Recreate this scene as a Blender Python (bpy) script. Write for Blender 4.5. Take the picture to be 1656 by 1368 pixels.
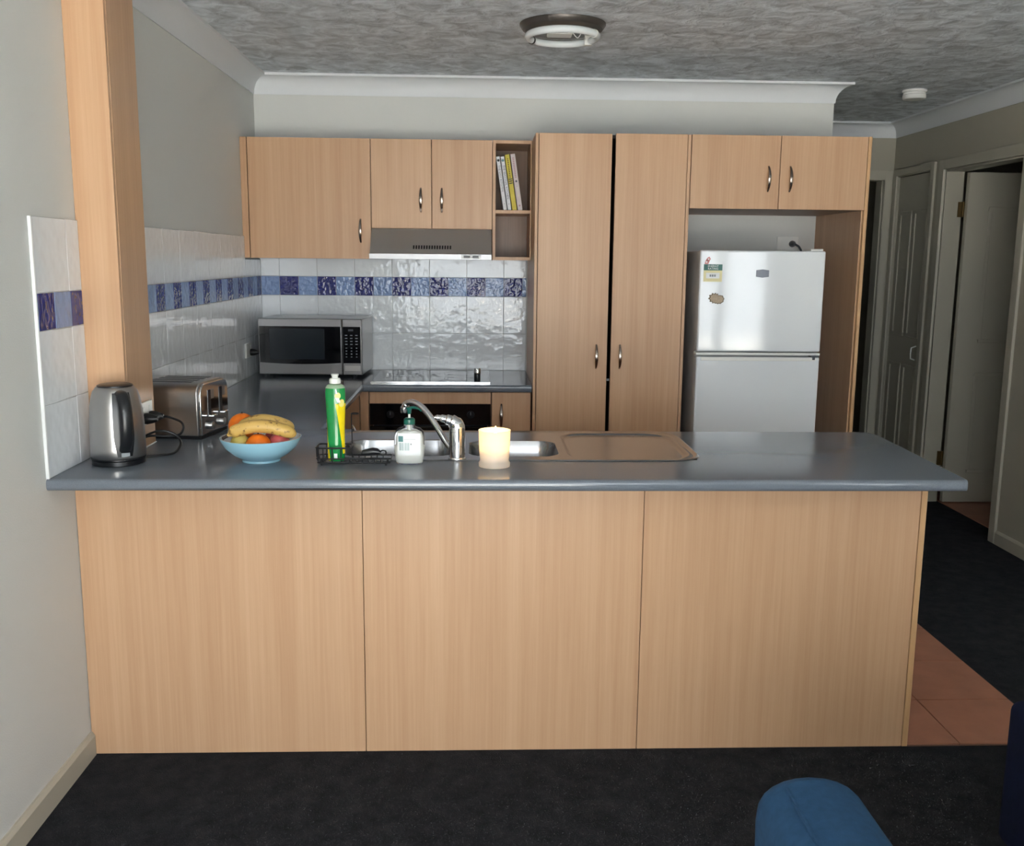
import bpy, bmesh, math, random
from mathutils import Vector, Matrix
random.seed(7)
R = math.radians
scn = bpy.context.scene
COL = scn.collection
for o in list(bpy.data.objects):
    bpy.data.objects.remove(o, do_unlink=True)

# ------------------------------------------------------------------ camera
cam_d = bpy.data.cameras.new('camera')
cam_d.sensor_fit = 'HORIZONTAL'
cam_d.sensor_width = 36.0
cam_d.lens = 36.0 * 1561.39 / 1656.0
cam_d.shift_x = (828.0 - 835.28) / 1656.0
cam_d.clip_start = 0.05
cam = bpy.data.objects.new('camera', cam_d)
COL.objects.link(cam)
_fw = Vector((0.03765587, 0.98510835, -0.16776048))
_rt = Vector((0.99928475, -0.03653889, 0.00974111))
_up = _rt.cross(_fw)
M = Matrix((_rt, _up, -_fw)).transposed().to_4x4()
M.translation = Vector((1.18096, -2.78517, 1.50481))
cam.matrix_world = M
scn.camera = cam

# ------------------------------------------------------------------ world and light
world = bpy.data.worlds.new('overcast_daylight')
scn.world = world
world.use_nodes = True
_bg = world.node_tree.nodes['Background']
_bg.inputs[0].default_value = (0.90, 0.96, 1.0, 1)
_bg.inputs[1].default_value = 5.0

# the glazed opening behind the camera guides the sky light into the room
_pl = bpy.data.lights.new('window_portal', 'AREA')
_pl.shape = 'RECTANGLE'
_pl.size = 2.4
_pl.size_y = 2.1
_pl.cycles.is_portal = True
_po = bpy.data.objects.new('window_portal', _pl)
COL.objects.link(_po)
_po.location = (1.35, -4.24, 1.05)
_po.rotation_euler = (R(90), 0, 0)

_p2 = bpy.data.lights.new('window_portal', 'AREA'); _p2.shape = 'RECTANGLE'; _p2.size = 0.76; _p2.size_y = 1.6; _p2.cycles.is_portal = True
_p2o = bpy.data.objects.new('window_portal', _p2); COL.objects.link(_p2o); _p2o.location = (3.90, -4.24, 1.3); _p2o.rotation_euler = (R(90), 0, 0)
# high sun added over an unseen pale terrace; its bounce lights the ceiling
_sl = bpy.data.lights.new('sun', 'SUN'); _sl.energy = 34.0; _sl.angle = R(0.6); _sl.color = (1.0, 0.97, 0.92)
_so = bpy.data.objects.new('sun', _sl); COL.objects.link(_so)
_so.location = (2, -8, 8); _so.rotation_euler = (R(13), R(8), 0)

vs = scn.view_settings
vs.view_transform = 'Standard'
vs.look = 'None'
vs.gamma = 1.0
vs.use_curve_mapping = False
vs.exposure = 0.80

# ------------------------------------------------------------------ helpers
def lin(c):
    return tuple(((v/255.0)/12.92 if v/255.0 <= 0.04045 else ((v/255.0+0.055)/1.055)**2.4) for v in c)

def newmat(name):
    m = bpy.data.materials.new(name)
    m.use_nodes = True
    nt = m.node_tree
    b = nt.nodes['Principled BSDF']
    return m, nt, b

def mat(name, rgb, rough=0.5, metal=0.0, spec=0.5, bump=None, var=0.0, vscale=8.0, coat=0.0, **kw):
    m, nt, b = newmat(name)
    c = lin(rgb)
    b.inputs['Base Color'].default_value = (*c, 1)
    b.inputs['Roughness'].default_value = rough
    b.inputs['Metallic'].default_value = metal
    b.inputs['Specular IOR Level'].default_value = spec
    b.inputs['Coat Weight'].default_value = coat
    for k, v in kw.items():
        b.inputs[k.replace('_', ' ')].default_value = v
    geo = nt.nodes.new('ShaderNodeNewGeometry')
    if var > 0:
        n = nt.nodes.new('ShaderNodeTexNoise')
        n.inputs['Scale'].default_value = vscale
        n.inputs['Detail'].default_value = 6
        nt.links.new(geo.outputs['Position'], n.inputs['Vector'])
        r = nt.nodes.new('ShaderNodeValToRGB')
        r.color_ramp.elements[0].position = 0.3
        r.color_ramp.elements[1].position = 0.7
        r.color_ramp.elements[0].color = (*[v*(1-var) for v in c], 1)
        r.color_ramp.elements[1].color = (*[min(1, v*(1+var)) for v in c], 1)
        nt.links.new(n.outputs['Fac'], r.inputs['Fac'])
        nt.links.new(r.outputs['Color'], b.inputs['Base Color'])
    if bump:
        n2 = nt.nodes.new('ShaderNodeTexNoise')
        n2.inputs['Scale'].default_value = bump[0]
        n2.inputs['Detail'].default_value = bump[2] if len(bump) > 2 else 3
        nt.links.new(geo.outputs['Position'], n2.inputs['Vector'])
        bn = nt.nodes.new('ShaderNodeBump')
        bn.inputs['Strength'].default_value = 1.0
        bn.inputs['Distance'].default_value = bump[1]
        nt.links.new(n2.outputs['Fac'], bn.inputs['Height'])
        nt.links.new(bn.outputs['Normal'], b.inputs['Normal'])
    return m

def wood(name, dark, light, stretch=(110, 110, 2.0), rough=0.38, spec=0.45):
    m, nt, b = newmat(name)
    geo = nt.nodes.new('ShaderNodeNewGeometry')
    mp = nt.nodes.new('ShaderNodeMapping')
    mp.inputs['Scale'].default_value = stretch
    nt.links.new(geo.outputs['Position'], mp.inputs['Vector'])
    n = nt.nodes.new('ShaderNodeTexNoise')
    n.inputs['Scale'].default_value = 1.0
    n.inputs['Detail'].default_value = 5
    n.inputs['Roughness'].default_value = 0.65
    nt.links.new(mp.outputs['Vector'], n.inputs['Vector'])
    mp2 = nt.nodes.new('ShaderNodeMapping')
    mp2.inputs['Scale'].default_value = tuple(v*0.16 for v in stretch)
    nt.links.new(geo.outputs['Position'], mp2.inputs['Vector'])
    n2 = nt.nodes.new('ShaderNodeTexNoise')
    n2.inputs['Scale'].default_value = 1.0
    n2.inputs['Detail'].default_value = 3
    nt.links.new(mp2.outputs['Vector'], n2.inputs['Vector'])
    mx = nt.nodes.new('ShaderNodeMath'); mx.operation = 'ADD'
    nt.links.new(n.outputs['Fac'], mx.inputs[0]); nt.links.new(n2.outputs['Fac'], mx.inputs[1])
    r = nt.nodes.new('ShaderNodeValToRGB')
    r.color_ramp.elements[0].position = 0.7/2
    r.color_ramp.elements[1].position = 1.3/2
    hf = nt.nodes.new('ShaderNodeMath'); hf.operation = 'MULTIPLY'; hf.inputs[1].default_value = 0.5
    nt.links.new(mx.outputs[0], hf.inputs[0])
    r.color_ramp.elements[0].color = (*lin(dark), 1)
    r.color_ramp.elements[1].color = (*lin(light), 1)
    nt.links.new(hf.outputs[0], r.inputs['Fac'])
    nt.links.new(r.outputs['Color'], b.inputs['Base Color'])
    b.inputs['Roughness'].default_value = rough
    b.inputs['Specular IOR Level'].default_value = spec
    return m

MT = {}
MT['wall'] = mat('painted_wall', (218, 219, 216), 0.75, spec=0.3, bump=(220, 0.0006))
MT['hallwall_shaded'] = mat('hall_wall_shade_paint', (180, 175, 160), 0.7, spec=0.3, bump=(220, 0.0006))  # wall tone darkened to stand in for the dim hall's shade
MT['white'] = mat('white_gloss_paint', (226, 226, 220), 0.35)
MT['cornice'] = mat('white_cornice_paint', (228, 231, 234), 0.6)
MT['doorpaint_shaded'] = mat('door_shade_paint', (188, 183, 168), 0.45)  # cream, darkened to stand in for shade on the hall doors
MT['beech'] = wood('beech_laminate', (195, 153, 117), (210, 171, 135))
MT['beech_edge'] = wood('beech_edging', (196, 152, 108), (216, 176, 130))
MT['beech_in'] = wood('cabinet_interior', (120, 90, 66), (140, 106, 80))
MT['gapdark'] = mat('dark_gap', (30, 20, 16), 0.8)
MT['bench'] = mat('blue_grey_laminate', (108, 115, 124), 0.16, spec=0.55, var=0.10, vscale=400)
MT['steel'] = mat('brushed_steel', (186, 184, 182), 0.28, 1.0)
MT['sinksteel'] = mat('sink_steel', (166, 166, 168), 0.22, 1.0)
MT['chrome'] = mat('chrome', (225, 225, 226), 0.07, 1.0)
MT['nickel'] = mat('satin_nickel', (178, 166, 156), 0.25, 1.0)
MT['hoodsteel'] = mat('hood_steel', (206, 204, 202), 0.42, 1.0)
MT['lipsteel'] = mat('satin_steel_lip', (176, 176, 178), 0.45, 1.0)
MT['mwsteel'] = mat('dark_brushed_steel', (150, 148, 148), 0.3, 1.0)
MT['badge'] = mat('grey_badge', (120, 124, 134), 0.4, 0.6)
MT['palegreen'] = mat('pale_green_clear_shoulder', (150, 176, 146), 0.15)
MT['black'] = mat('black_plastic', (22, 24, 28), 0.3)
MT['knobblack'] = mat('matt_black_knob', (26, 26, 28), 0.6, spec=0.2)
MT['blackmatte'] = mat('black_wire', (20, 22, 27), 0.4)
MT['blackglass'] = mat('black_glass', (14, 15, 18), 0.06)
MT['mwglass'] = mat('microwave_window', (36, 42, 48), 0.12)
MT['grey'] = mat('grey_plastic', (70, 74, 80), 0.35)
MT['midgrey'] = mat('mid_grey_print', (140, 146, 150), 0.5)
MT['hob'] = mat('ceramic_hob_glass', (52, 58, 63), 0.035, spec=0.9)
MT['tile_white'] = mat('white_glazed_tile', (236, 240, 244), 0.06, spec=0.5, bump=(26, 0.0022, 1))
MT['tile_navy'] = mat('navy_glazed_tile', (40, 48, 122), 0.06, spec=0.4, bump=(44, 0.0045, 1))
MT['tile_sky'] = mat('pale_blue_glazed_tile', (132, 158, 204), 0.06, spec=0.4, bump=(44, 0.0045, 1))
MT['grout'] = mat('grout', (190, 192, 194), 0.8)
MT['terracotta'] = mat('terracotta_tile', (176, 120, 96), 0.4, var=0.12, vscale=9)
MT['terragrout'] = mat('terracotta_grout', (120, 88, 72), 0.8)
MT['fridge'] = mat('white_fridge_enamel', (232, 236, 240), 0.07, spec=0.6, bump=(4, 0.0009, 1))
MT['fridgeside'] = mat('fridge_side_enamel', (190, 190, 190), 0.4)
MT['plastic_white'] = mat('white_plastic', (232, 232, 228), 0.3)
MT['bowl'] = mat('pale_blue_ceramic', (150, 196, 214), 0.12, coat=0.4)
MT['bowlrim'] = mat('white_bowl_glaze', (225, 236, 240), 0.12)
MT['orange'] = mat('orange_peel', (240, 120, 22), 0.4, bump=(380, 0.0008, 2), var=0.05, vscale=40)
MT['apple'] = mat('red_apple_skin', (190, 92, 92), 0.3, var=0.2, vscale=30)
MT['lemon'] = mat('yellow_green_skin', (206, 190, 104), 0.35, var=0.06, vscale=50)
MT['stem'] = mat('dark_stem', (52, 40, 32), 0.7)
MT['wire_cord'] = mat('black_rubber_cord', (18, 19, 22), 0.45)
MT['dishgreen'] = mat('green_detergent_plastic', (26, 140, 70), 0.16, coat=0.3)
MT['dishyellow'] = mat('yellow_label_print', (238, 214, 20), 0.25)
MT['lemonprint'] = mat('pale_lemon_print', (232, 222, 130), 0.25)
MT['paperwhite'] = mat('white_paper', (236, 238, 238), 0.4)
MT['softwhite'] = mat('frosted_white_cap', (226, 228, 222), 0.25)
MT['pumpgreen'] = mat('dark_green_plastic', (24, 92, 80), 0.25)
MT['labelgreen'] = mat('teal_print', (92, 140, 140), 0.5)
MT['soap'] = mat('white_liquid_soap', (240, 242, 236), 0.35)
MT['energygreen'] = mat('energy_label_green', (70, 116, 108), 0.5)
MT['energyyellow'] = mat('energy_label_yellow', (232, 224, 176), 0.5)
MT['red'] = mat('faded_red_print', (204, 130, 130), 0.5)
MT['magnet'] = mat('beige_magnet', (182, 164, 142), 0.6, var=0.12, vscale=120)
MT['magnetrim'] = mat('grey_brown_magnet_rim', (118, 108, 92), 0.6)
MT['bookwhite'] = mat('white_book_cover', (226, 228, 232), 0.5)
MT['bookyellow'] = mat('yellow_book_cover', (214, 196, 60), 0.5)
MT['bookpink'] = mat('pale_pink_book_cover', (212, 200, 200), 0.5)
MT['pages'] = mat('book_pages', (226, 220, 204), 0.8)
MT['inkgrey'] = mat('grey_ink', (84, 88, 98), 0.6)
MT['inkblack'] = mat('black_ink', (44, 44, 48), 0.6)
MT['inkpink'] = mat('pink_ink', (190, 150, 156), 0.6)
MT['inkbrown'] = mat('olive_ink', (120, 98, 20), 0.6)
MT['blue'] = mat('blue_upholstery', (40, 74, 106), 0.85, spec=0.2, bump=(900, 0.0012, 2), var=0.12, vscale=60)
MT['navy'] = mat('navy_upholstery', (22, 30, 56), 0.9, spec=0.15, bump=(900, 0.0012, 2), var=0.12, vscale=60)
MT['tube'] = mat('white_lamp_tube', (226, 230, 232), 0.2)
MT['lampbase'] = mat('dark_pewter_base', (92, 86, 82), 0.35, 0.6)
MT['brass'] = mat('aged_brass', (120, 98, 62), 0.4, 0.8)
MT['ground'] = mat('pale_bounce_terrace', (206, 204, 198), 0.9, var=0.1, vscale=3)  # unseen terrace, made pale to bounce light up to the ceiling

# ceiling: brushed vermiculite texture
def ceiling_mat():
    m, nt, b = newmat('textured_ceiling')
    geo = nt.nodes.new('ShaderNodeNewGeometry')
    mp = nt.nodes.new('ShaderNodeMapping'); mp.inputs['Scale'].default_value = (8, 8, 8)
    nt.links.new(geo.outputs['Position'], mp.inputs['Vector'])
    n = nt.nodes.new('ShaderNodeTexNoise'); n.inputs['Scale'].default_value = 1.3
    n.inputs['Detail'].default_value = 9; n.inputs['Roughness'].default_value = 0.62; n.inputs['Distortion'].default_value = 0.7
    nt.links.new(mp.outputs['Vector'], n.inputs['Vector'])
    r = nt.nodes.new('ShaderNodeValToRGB')
    r.color_ramp.elements[0].position = 0.36; r.color_ramp.elements[1].position = 0.64
    r.color_ramp.elements[0].color = (*lin((178, 184, 190)), 1)
    r.color_ramp.elements[1].color = (*lin((240, 247, 254)), 1)
    nt.links.new(n.outputs['Fac'], r.inputs['Fac'])
    nt.links.new(r.outputs['Color'], b.inputs['Base Color'])
    bn = nt.nodes.new('ShaderNodeBump'); bn.inputs['Distance'].default_value = 0.016
    n2 = nt.nodes.new('ShaderNodeTexNoise'); n2.inputs['Scale'].default_value = 45; n2.inputs['Detail'].default_value = 6
    nt.links.new(geo.outputs['Position'], n2.inputs['Vector'])
    ad = nt.nodes.new('ShaderNodeMath'); ad.operation = 'MULTIPLY_ADD'; ad.inputs[1].default_value = 0.22
    nt.links.new(n2.outputs['Fac'], ad.inputs[0]); nt.links.new(n.outputs['Fac'], ad.inputs[2])
    nt.links.new(ad.outputs[0], bn.inputs['Height']); nt.links.new(bn.outputs['Normal'], b.inputs['Normal'])
    b.inputs['Roughness'].default_value = 0.55
    return m
MT['ceiling'] = ceiling_mat()

def carpet_mat():
    m, nt, b = newmat('charcoal_carpet')
    geo = nt.nodes.new('ShaderNodeNewGeometry')
    n = nt.nodes.new('ShaderNodeTexNoise'); n.inputs['Scale'].default_value = 14; n.inputs['Detail'].default_value = 9; n.inputs['Roughness'].default_value = 0.7
    nt.links.new(geo.outputs['Position'], n.inputs['Vector'])
    r = nt.nodes.new('ShaderNodeValToRGB')
    r.color_ramp.elements[0].position = 0.3; r.color_ramp.elements[1].position = 0.72
    r.color_ramp.elements[0].color = (*lin((33, 34, 38)), 1); r.color_ramp.elements[1].color = (*lin((54, 55, 60)), 1)
    nt.links.new(n.outputs['Fac'], r.inputs['Fac']); nt.links.new(r.outputs['Color'], b.inputs['Base Color'])
    n2 = nt.nodes.new('ShaderNodeTexNoise'); n2.inputs['Scale'].default_value = 260; n2.inputs['Detail'].default_value = 3
    nt.links.new(geo.outputs['Position'], n2.inputs['Vector'])
    bn = nt.nodes.new('ShaderNodeBump'); bn.inputs['Distance'].default_value = 0.006
    nt.links.new(n2.outputs['Fac'], bn.inputs['Height']); nt.links.new(bn.outputs['Normal'], b.inputs['Normal'])
    b.inputs['Roughness'].default_value = 1.0; b.inputs['Specular IOR Level'].default_value = 0.1
    return m
MT['carpet'] = carpet_mat()

def banana_mat():
    m, nt, b = newmat('spotted_banana_peel')
    geo = nt.nodes.new('ShaderNodeNewGeometry')
    n = nt.nodes.new('ShaderNodeTexNoise'); n.inputs['Scale'].default_value = 70; n.inputs['Detail'].default_value = 8
    nt.links.new(geo.outputs['Position'], n.inputs['Vector'])
    r = nt.nodes.new('ShaderNodeValToRGB')
    e = r.color_ramp.elements
    e[0].position = 0.575; e[0].color = (*lin((206, 168, 92)), 1)
    e[1].position = 0.70; e[1].color = (*lin((92, 56, 28)), 1)
    nt.links.new(n.outputs['Fac'], r.inputs['Fac']); nt.links.new(r.outputs['Color'], b.inputs['Base Color'])
    b.inputs['Roughness'].default_value = 0.45
    return m
MT['banana'] = banana_mat()

def glass_mat(name, rgb=(250, 250, 250), ior=1.14, rough=0.02):
    m, nt, b = newmat(name)
    b.inputs['Base Color'].default_value = (*lin(rgb), 1)
    b.inputs['Transmission Weight'].default_value = 1.0
    b.inputs['IOR'].default_value = ior
    b.inputs['Roughness'].default_value = rough
    return m
MT['clear'] = glass_mat('clear_plastic')

def wax_mat():
    m, nt, b = newmat('frosted_candle_glass')
    nt.nodes.remove(b)
    out = nt.nodes['Material Output']
    t = nt.nodes.new('ShaderNodeBsdfTranslucent'); t.inputs[0].default_value = (0.97, 0.93, 0.86, 1)
    d = nt.nodes.new('ShaderNodeBsdfPrincipled'); d.inputs['Base Color'].default_value = (0.92, 0.89, 0.84, 1); d.inputs['Roughness'].default_value = 0.25
    mx = nt.nodes.new('ShaderNodeMixShader'); mx.inputs[0].default_value = 0.4
    nt.links.new(t.outputs[0], mx.inputs[1]); nt.links.new(d.outputs[0], mx.inputs[2]); nt.links.new(mx.outputs[0], out.inputs[0])
    return m
MT['wax'] = wax_mat()

def flame_mat():
    m, nt, b = newmat('candle_flame')
    b.inputs['Base Color'].default_value = (0, 0, 0, 1)
    b.inputs['Emission Color'].default_value = (1.0, 0.62, 0.25, 1)
    b.inputs['Emission Strength'].default_value = 60
    return m
MT['flame'] = flame_mat()

def obj(name, bm, m, parent=None, bevel=0.0, smooth=False, seg=2):
    me = bpy.data.meshes.new(name)
    bmesh.ops.remove_doubles(bm, verts=bm.verts, dist=1e-6)
    bmesh.ops.recalc_face_normals(bm, faces=bm.faces)
    if parent is not None:
        off = -parent_world(parent)
        bmesh.ops.translate(bm, verts=bm.verts, vec=off)
    bm.to_mesh(me); bm.free()
    me.materials.append(MT[m] if isinstance(m, str) else m)
    if smooth:
        for p in me.polygons: p.use_smooth = True
        me.set_sharp_from_angle(angle=R(38))
    o = bpy.data.objects.new(name, me)
    COL.objects.link(o)
    if parent is not None: o.parent = parent
    if bevel > 0:
        md = o.modifiers.new('bevel', 'BEVEL'); md.width = bevel; md.segments = seg
        md.limit_method = 'ANGLE'; md.angle_limit = R(40)
        for p in me.polygons: p.use_smooth = True
        me.set_sharp_from_angle(angle=R(38))
    return o

def parent_world(p):
    v = Vector((0, 0, 0))
    while p is not None:
        v = v + p.location
        p = p.parent
    return v

def thing(name, label, cat, loc=(0, 0, 0), group=None):
    o = bpy.data.objects.new(name, None)
    o.empty_display_size = 0.05
    COL.objects.link(o); o.location = loc
    tag(o, label, cat, group)
    return o

def tag(o, label, cat, group=None):
    o['label'] = label; o['category'] = cat
    if group: o['group'] = group
    return o

def struct(o, label=None):
    o['kind'] = 'structure'
    if label: o['label'] = label
    return o

def B(): return bmesh.new()

def box(bm, x0, x1, y0, y1, z0, z1, mtx=None):
    vs_ = [bm.verts.new((x, y, z)) for z in (z0, z1) for y in (y0, y1) for x in (x0, x1)]
    for f in ((0, 2, 3, 1), (4, 5, 7, 6), (0, 1, 5, 4), (2, 6, 7, 3), (0, 4, 6, 2), (1, 3, 7, 5)):
        bm.faces.new([vs_[i] for i in f])
    if mtx is not None: bmesh.ops.transform(bm, matrix=mtx, verts=vs_)
    return bm

def bx(*a, mtx=None): return box(B(), *a, mtx=mtx)

def prism(bm, poly, lo, hi, axis='Z', mtx=None):
    def p(u, v, w):
        return (u, v, w) if axis == 'Z' else ((u, w, v) if axis == 'Y' else (w, u, v))
    a = [bm.verts.new(p(u, v, lo)) for u, v in poly]
    b = [bm.verts.new(p(u, v, hi)) for u, v in poly]
    n = len(poly)
    bm.faces.new(a[::-1]); bm.faces.new(b)
    for i in range(n): bm.faces.new((a[i], a[(i+1) % n], b[(i+1) % n], b[i]))
    if mtx is not None: bmesh.ops.transform(bm, matrix=mtx, verts=a+b)
    return bm

def loft(bm, rings, cap0=True, cap1=True, mtx=None):
    vv = [[bm.verts.new(p) for p in r] for r in rings]
    n = len(rings[0])
    for k in range(len(vv)-1):
        for i in range(n):
            bm.faces.new((vv[k][i], vv[k][(i+1) % n], vv[k+1][(i+1) % n], vv[k+1][i]))
    if cap0: bm.faces.new(vv[0][::-1])
    if cap1: bm.faces.new(vv[-1])
    if mtx is not None: bmesh.ops.transform(bm, matrix=mtx, verts=[v for r in vv for v in r])
    return bm

def lathe(bm, prof, c=(0, 0, 0), seg=32, sx=1, sy=1, cap0=True, cap1=True, n=2.0, mtx=None):
    rings = []
    for r, z in prof:
        r = max(r, 1e-5)
        ring = []
        for i in range(seg):
            t = 2*math.pi*i/seg
            cx, cy = math.cos(t), math.sin(t)
            if n != 2.0:
                cx = math.copysign(abs(cx)**(2/n), cx); cy = math.copysign(abs(cy)**(2/n), cy)
            ring.append((c[0]+r*sx*cx, c[1]+r*sy*cy, c[2]+z))
        rings.append(ring)
    return loft(bm, rings, cap0, cap1, mtx)

def tube(bm, pts, r, seg=8, closed=False, flat=(1, 1)):
    pts = [Vector(p) for p in pts]
    n = len(pts)
    rings = []
    prev = None
    for i, p in enumerate(pts):
        if closed: d = pts[(i+1) % n]-pts[i-1]
        else: d = pts[min(i+1, n-1)]-pts[max(i-1, 0)]
        d.normalize()
        if prev is None:
            ref = Vector((0, 0, 1)) if abs(d.z) < 0.9 else Vector((1, 0, 0))
            u = d.cross(ref).normalized()
        else:
            u = (prev-d*prev.dot(d)).normalized()
        prev = u
        w = d.cross(u)
        rr = r[i] if isinstance(r, (list, tuple)) else r
        rings.append([tuple(p+u*(rr*flat[0]*math.cos(2*math.pi*k/seg))+w*(rr*flat[1]*math.sin(2*math.pi*k/seg))) for k in range(seg)])
    if closed:
        vv = [[bm.verts.new(q) for q in rg] for rg in rings]
        for k in range(n):
            for i in range(seg):
                bm.faces.new((vv[k][i], vv[k][(i+1) % seg], vv[(k+1) % n][(i+1) % seg], vv[(k+1) % n][i]))
        return bm
    return loft(bm, rings)

def spline(pts, n=8):
    pts = [Vector(p) for p in pts]
    out = []
    for i in range(len(pts)-1):
        p0 = pts[max(i-1, 0)]; p1 = pts[i]; p2 = pts[i+1]; p3 = pts[min(i+2, len(pts)-1)]
        for k in range(n):
            t = k/n
            out.append(0.5*((2*p1)+(p2-p0)*t+(2*p0-5*p1+4*p2-p3)*t*t+(3*p1-p0-3*p2+p3)*t**3))
    out.append(pts[-1])
    return out

def sphere(bm, c, r, sx=1, sy=1, sz=1, u=24, v=14):
    prof = [(r*math.sin(math.pi*i/v), -r*sz*math.cos(math.pi*i/v)) for i in range(v+1)]
    return lathe(bm, prof, c, u, sx, sy)

def text_bm(s, size, mtx, extrude=0.0003):
    cu = bpy.data.curves.new('lettering', 'FONT')
    cu.body = s; cu.size = size; cu.extrude = extrude; cu.align_x = 'CENTER'; cu.align_y = 'CENTER'
    cu.resolution_u = 2
    to = bpy.data.objects.new('lettering', cu)
    COL.objects.link(to)
    dg = bpy.context.evaluated_depsgraph_get()
    me = bpy.data.meshes.new_from_object(to.evaluated_get(dg))
    bm = B(); bm.from_mesh(me)
    bmesh.ops.transform(bm, matrix=mtx, verts=bm.verts)
    bpy.data.objects.remove(to, do_unlink=True); bpy.data.meshes.remove(me); bpy.data.curves.remove(cu)
    return bm

def face_mtx(x, y, z):          # a text plane facing -Y (towards the living room)
    return Matrix.Translation((x, y, z)) @ Matrix.Rotation(R(90), 4, 'X')

# ------------------------------------------------------------------ dimensions
YW, XE = 2.4856, 3.0525          # kitchen back wall, its free end
YH, XH = 3.8825, 3.99            # hall end wall, hall right wall
ZC = 2.43
YR = -4.2                        # living room rear wall

# ------------------------------------------------------------------ setting
bm = bx(-0.1, 6.1, -4.3, 5.7, -0.1, 0.0)
fl = struct(obj('floor', bm, 'carpet'), 'charcoal carpet')
struct(obj('ceiling', bx(-0.1, 6.1, -4.3, 5.7, ZC, ZC+0.1), 'ceiling'), 'grey textured ceiling')
wl = struct(obj('wall_left', bx(-0.1, 0, -4.3, YW+0.1, 0, ZC), 'wall'))
wb = struct(obj('wall_back', bx(0, XE, YW, YW+0.1, 0, ZC), 'wall'))
struct(obj('wall_hall_left', bx(XE-0.1, XE, YW+0.1, YH, 0, ZC), 'hallwall_shaded'))
bm = B()
box(bm, XE-0.1, 3.15, YH, YH+0.1, 0, ZC); box(bm, 3.925, XH+0.11, YH, YH+0.1, 0, ZC); box(bm, 3.15, 3.925, YH, YH+0.1, 2.055, ZC)
struct(obj('wall_hall_end', bm, 'hallwall_shaded'))
bm = B()
box(bm, XH, XH+0.11, 1.4, 2.25, 0, ZC); box(bm, XH, XH+0.11, 2.25, 3.125, 2.06, ZC)
box(bm, XH, XH+0.11, 3.125, 3.30, 0, ZC); box(bm, XH, XH+0.11, 3.30, 3.80, 2.07, ZC); box(bm, XH, XH+0.11, 3.80, YH, 0, ZC)
struct(obj('wall_right', bm, 'hallwall_shaded'))
bm = B()
box(bm, 0, 0.15, -4.3, YR, 0, ZC); box(bm, 2.55, 3.52, -4.3, YR, 0, ZC); box(bm, 4.28, 4.5, -4.3, YR, 0, ZC); box(bm, 0.15, 2.55, -4.3, YR, 2.1, ZC)
box(bm, 3.52, 4.28, -4.3, YR, 0, 0.5); box(bm, 3.52, 4.28, -4.3, YR, 2.1, ZC)
struct(obj('wall_rear', bm, 'wall'))
bm = B()
box(bm, 4.5, 4.6, -4.3, 1.5, 0, ZC); box(bm, XH+0.11, 4.5, 1.4, 1.5, 0, ZC)
struct(obj('wall_living_right', bm, 'hallwall_shaded'))
# rooms behind the doorways
bm = B()
box(bm, XE-0.1, XE, YH+0.1, 5.6, 0, ZC); box(bm, XE-0.1, 6.1, 5.6, 5.7, 0, ZC); box(bm, 6.0, 6.1, 1.9, 5.6, 0, ZC)
box(bm, XH+0.11, 6.0, 1.9, 2.0, 0, ZC); box(bm, XH+0.11, 6.0, 4.2, 4.3, 0, ZC)
struct(obj('wall_outer', bm, 'hallwall_shaded'))
struct(obj('ground', bx(-8, 12, -14, -4.3, -0.2, -0.1), 'ground'))

# sliding glass door frame behind the camera
wf = struct(obj('window_1', bx(0.15, 2.55, -4.28, -4.22, 2.06, 2.1), 'white'))
for x in (0.15, 1.32, 2.50):
    obj('mullion', bx(x, x+0.05, -4.28, -4.22, 0.03, 2.06), 'white', wf)
obj('sill', bx(0.15, 2.55, -4.28, -4.22, 0, 0.03), 'white', wf)
wf = struct(obj('window_2', bx(3.52, 4.28, -4.28, -4.22, 2.06, 2.1), 'white'))
for x0_, x1_ in ((3.52, 3.55), (3.73, 3.84), (4.25, 4.28)):
    obj('mullion', bx(x0_, x1_, -4.28, -4.22, 0.53, 2.06), 'white', wf)
obj('sill', bx(3.52, 4.28, -4.28, -4.22, 0.5, 0.53), 'white', wf)

# cornice
def cove():
    pr = [(0.0, 0.0), (0.0, 0.097), (0.005, 0.097)]
    for k in range(0, 9):
        t = k/8*math.pi/2
        pr.append((0.077-0.072*math.cos(t), 0.092-0.080*math.sin(t)))
    pr += [(0.077, 0.004), (0.077, 0.0)]
    return pr
path = [(0, YR), (0, YW), (XE, YW), (XE, YH), (XH, YH), (XH, 1.4), (4.5, 1.4), (4.5, YR)]
nrm = []
for a, b in zip(path, path[1:]):
    d = Vector((b[0]-a[0], b[1]-a[1])).normalized(); nrm.append(Vector((d.y, -d.x)))
for i in range(len(path)-1):
    rings = []
    for j in (i, i+1):
        if j == 0: m_ = nrm[0]
        elif j == len(path)-1: m_ = nrm[-1]
        else: m_ = (nrm[j-1]+nrm[j])/(1+nrm[j-1].dot(nrm[j]))
        rings.append([(path[j][0]+m_.x*d, path[j][1]+m_.y*d, ZC-0.0005-h) for d, h in cove()])
    struct(obj('trim_%d' % (i+1), loft(B(), rings), 'cornice', smooth=True), 'white cove cornice')

# skirting boards
def skirt_poly(t=0.014, h=0.075): return [(0, 0), (t, 0), (t, h-0.012), (t*0.45, h), (0, h)]
struct(obj('baseboard_left', prism(B(), [(0.0+u, v) for u, v in skirt_poly()], YR, -0.004, 'Y'), 'doorpaint_shaded'), 'cream painted skirting board')
struct(obj('baseboard_right', prism(B(), [(XH-u, v) for u, v in skirt_poly()], 1.4, 2.185, 'Y'), 'doorpaint_shaded'))

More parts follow.
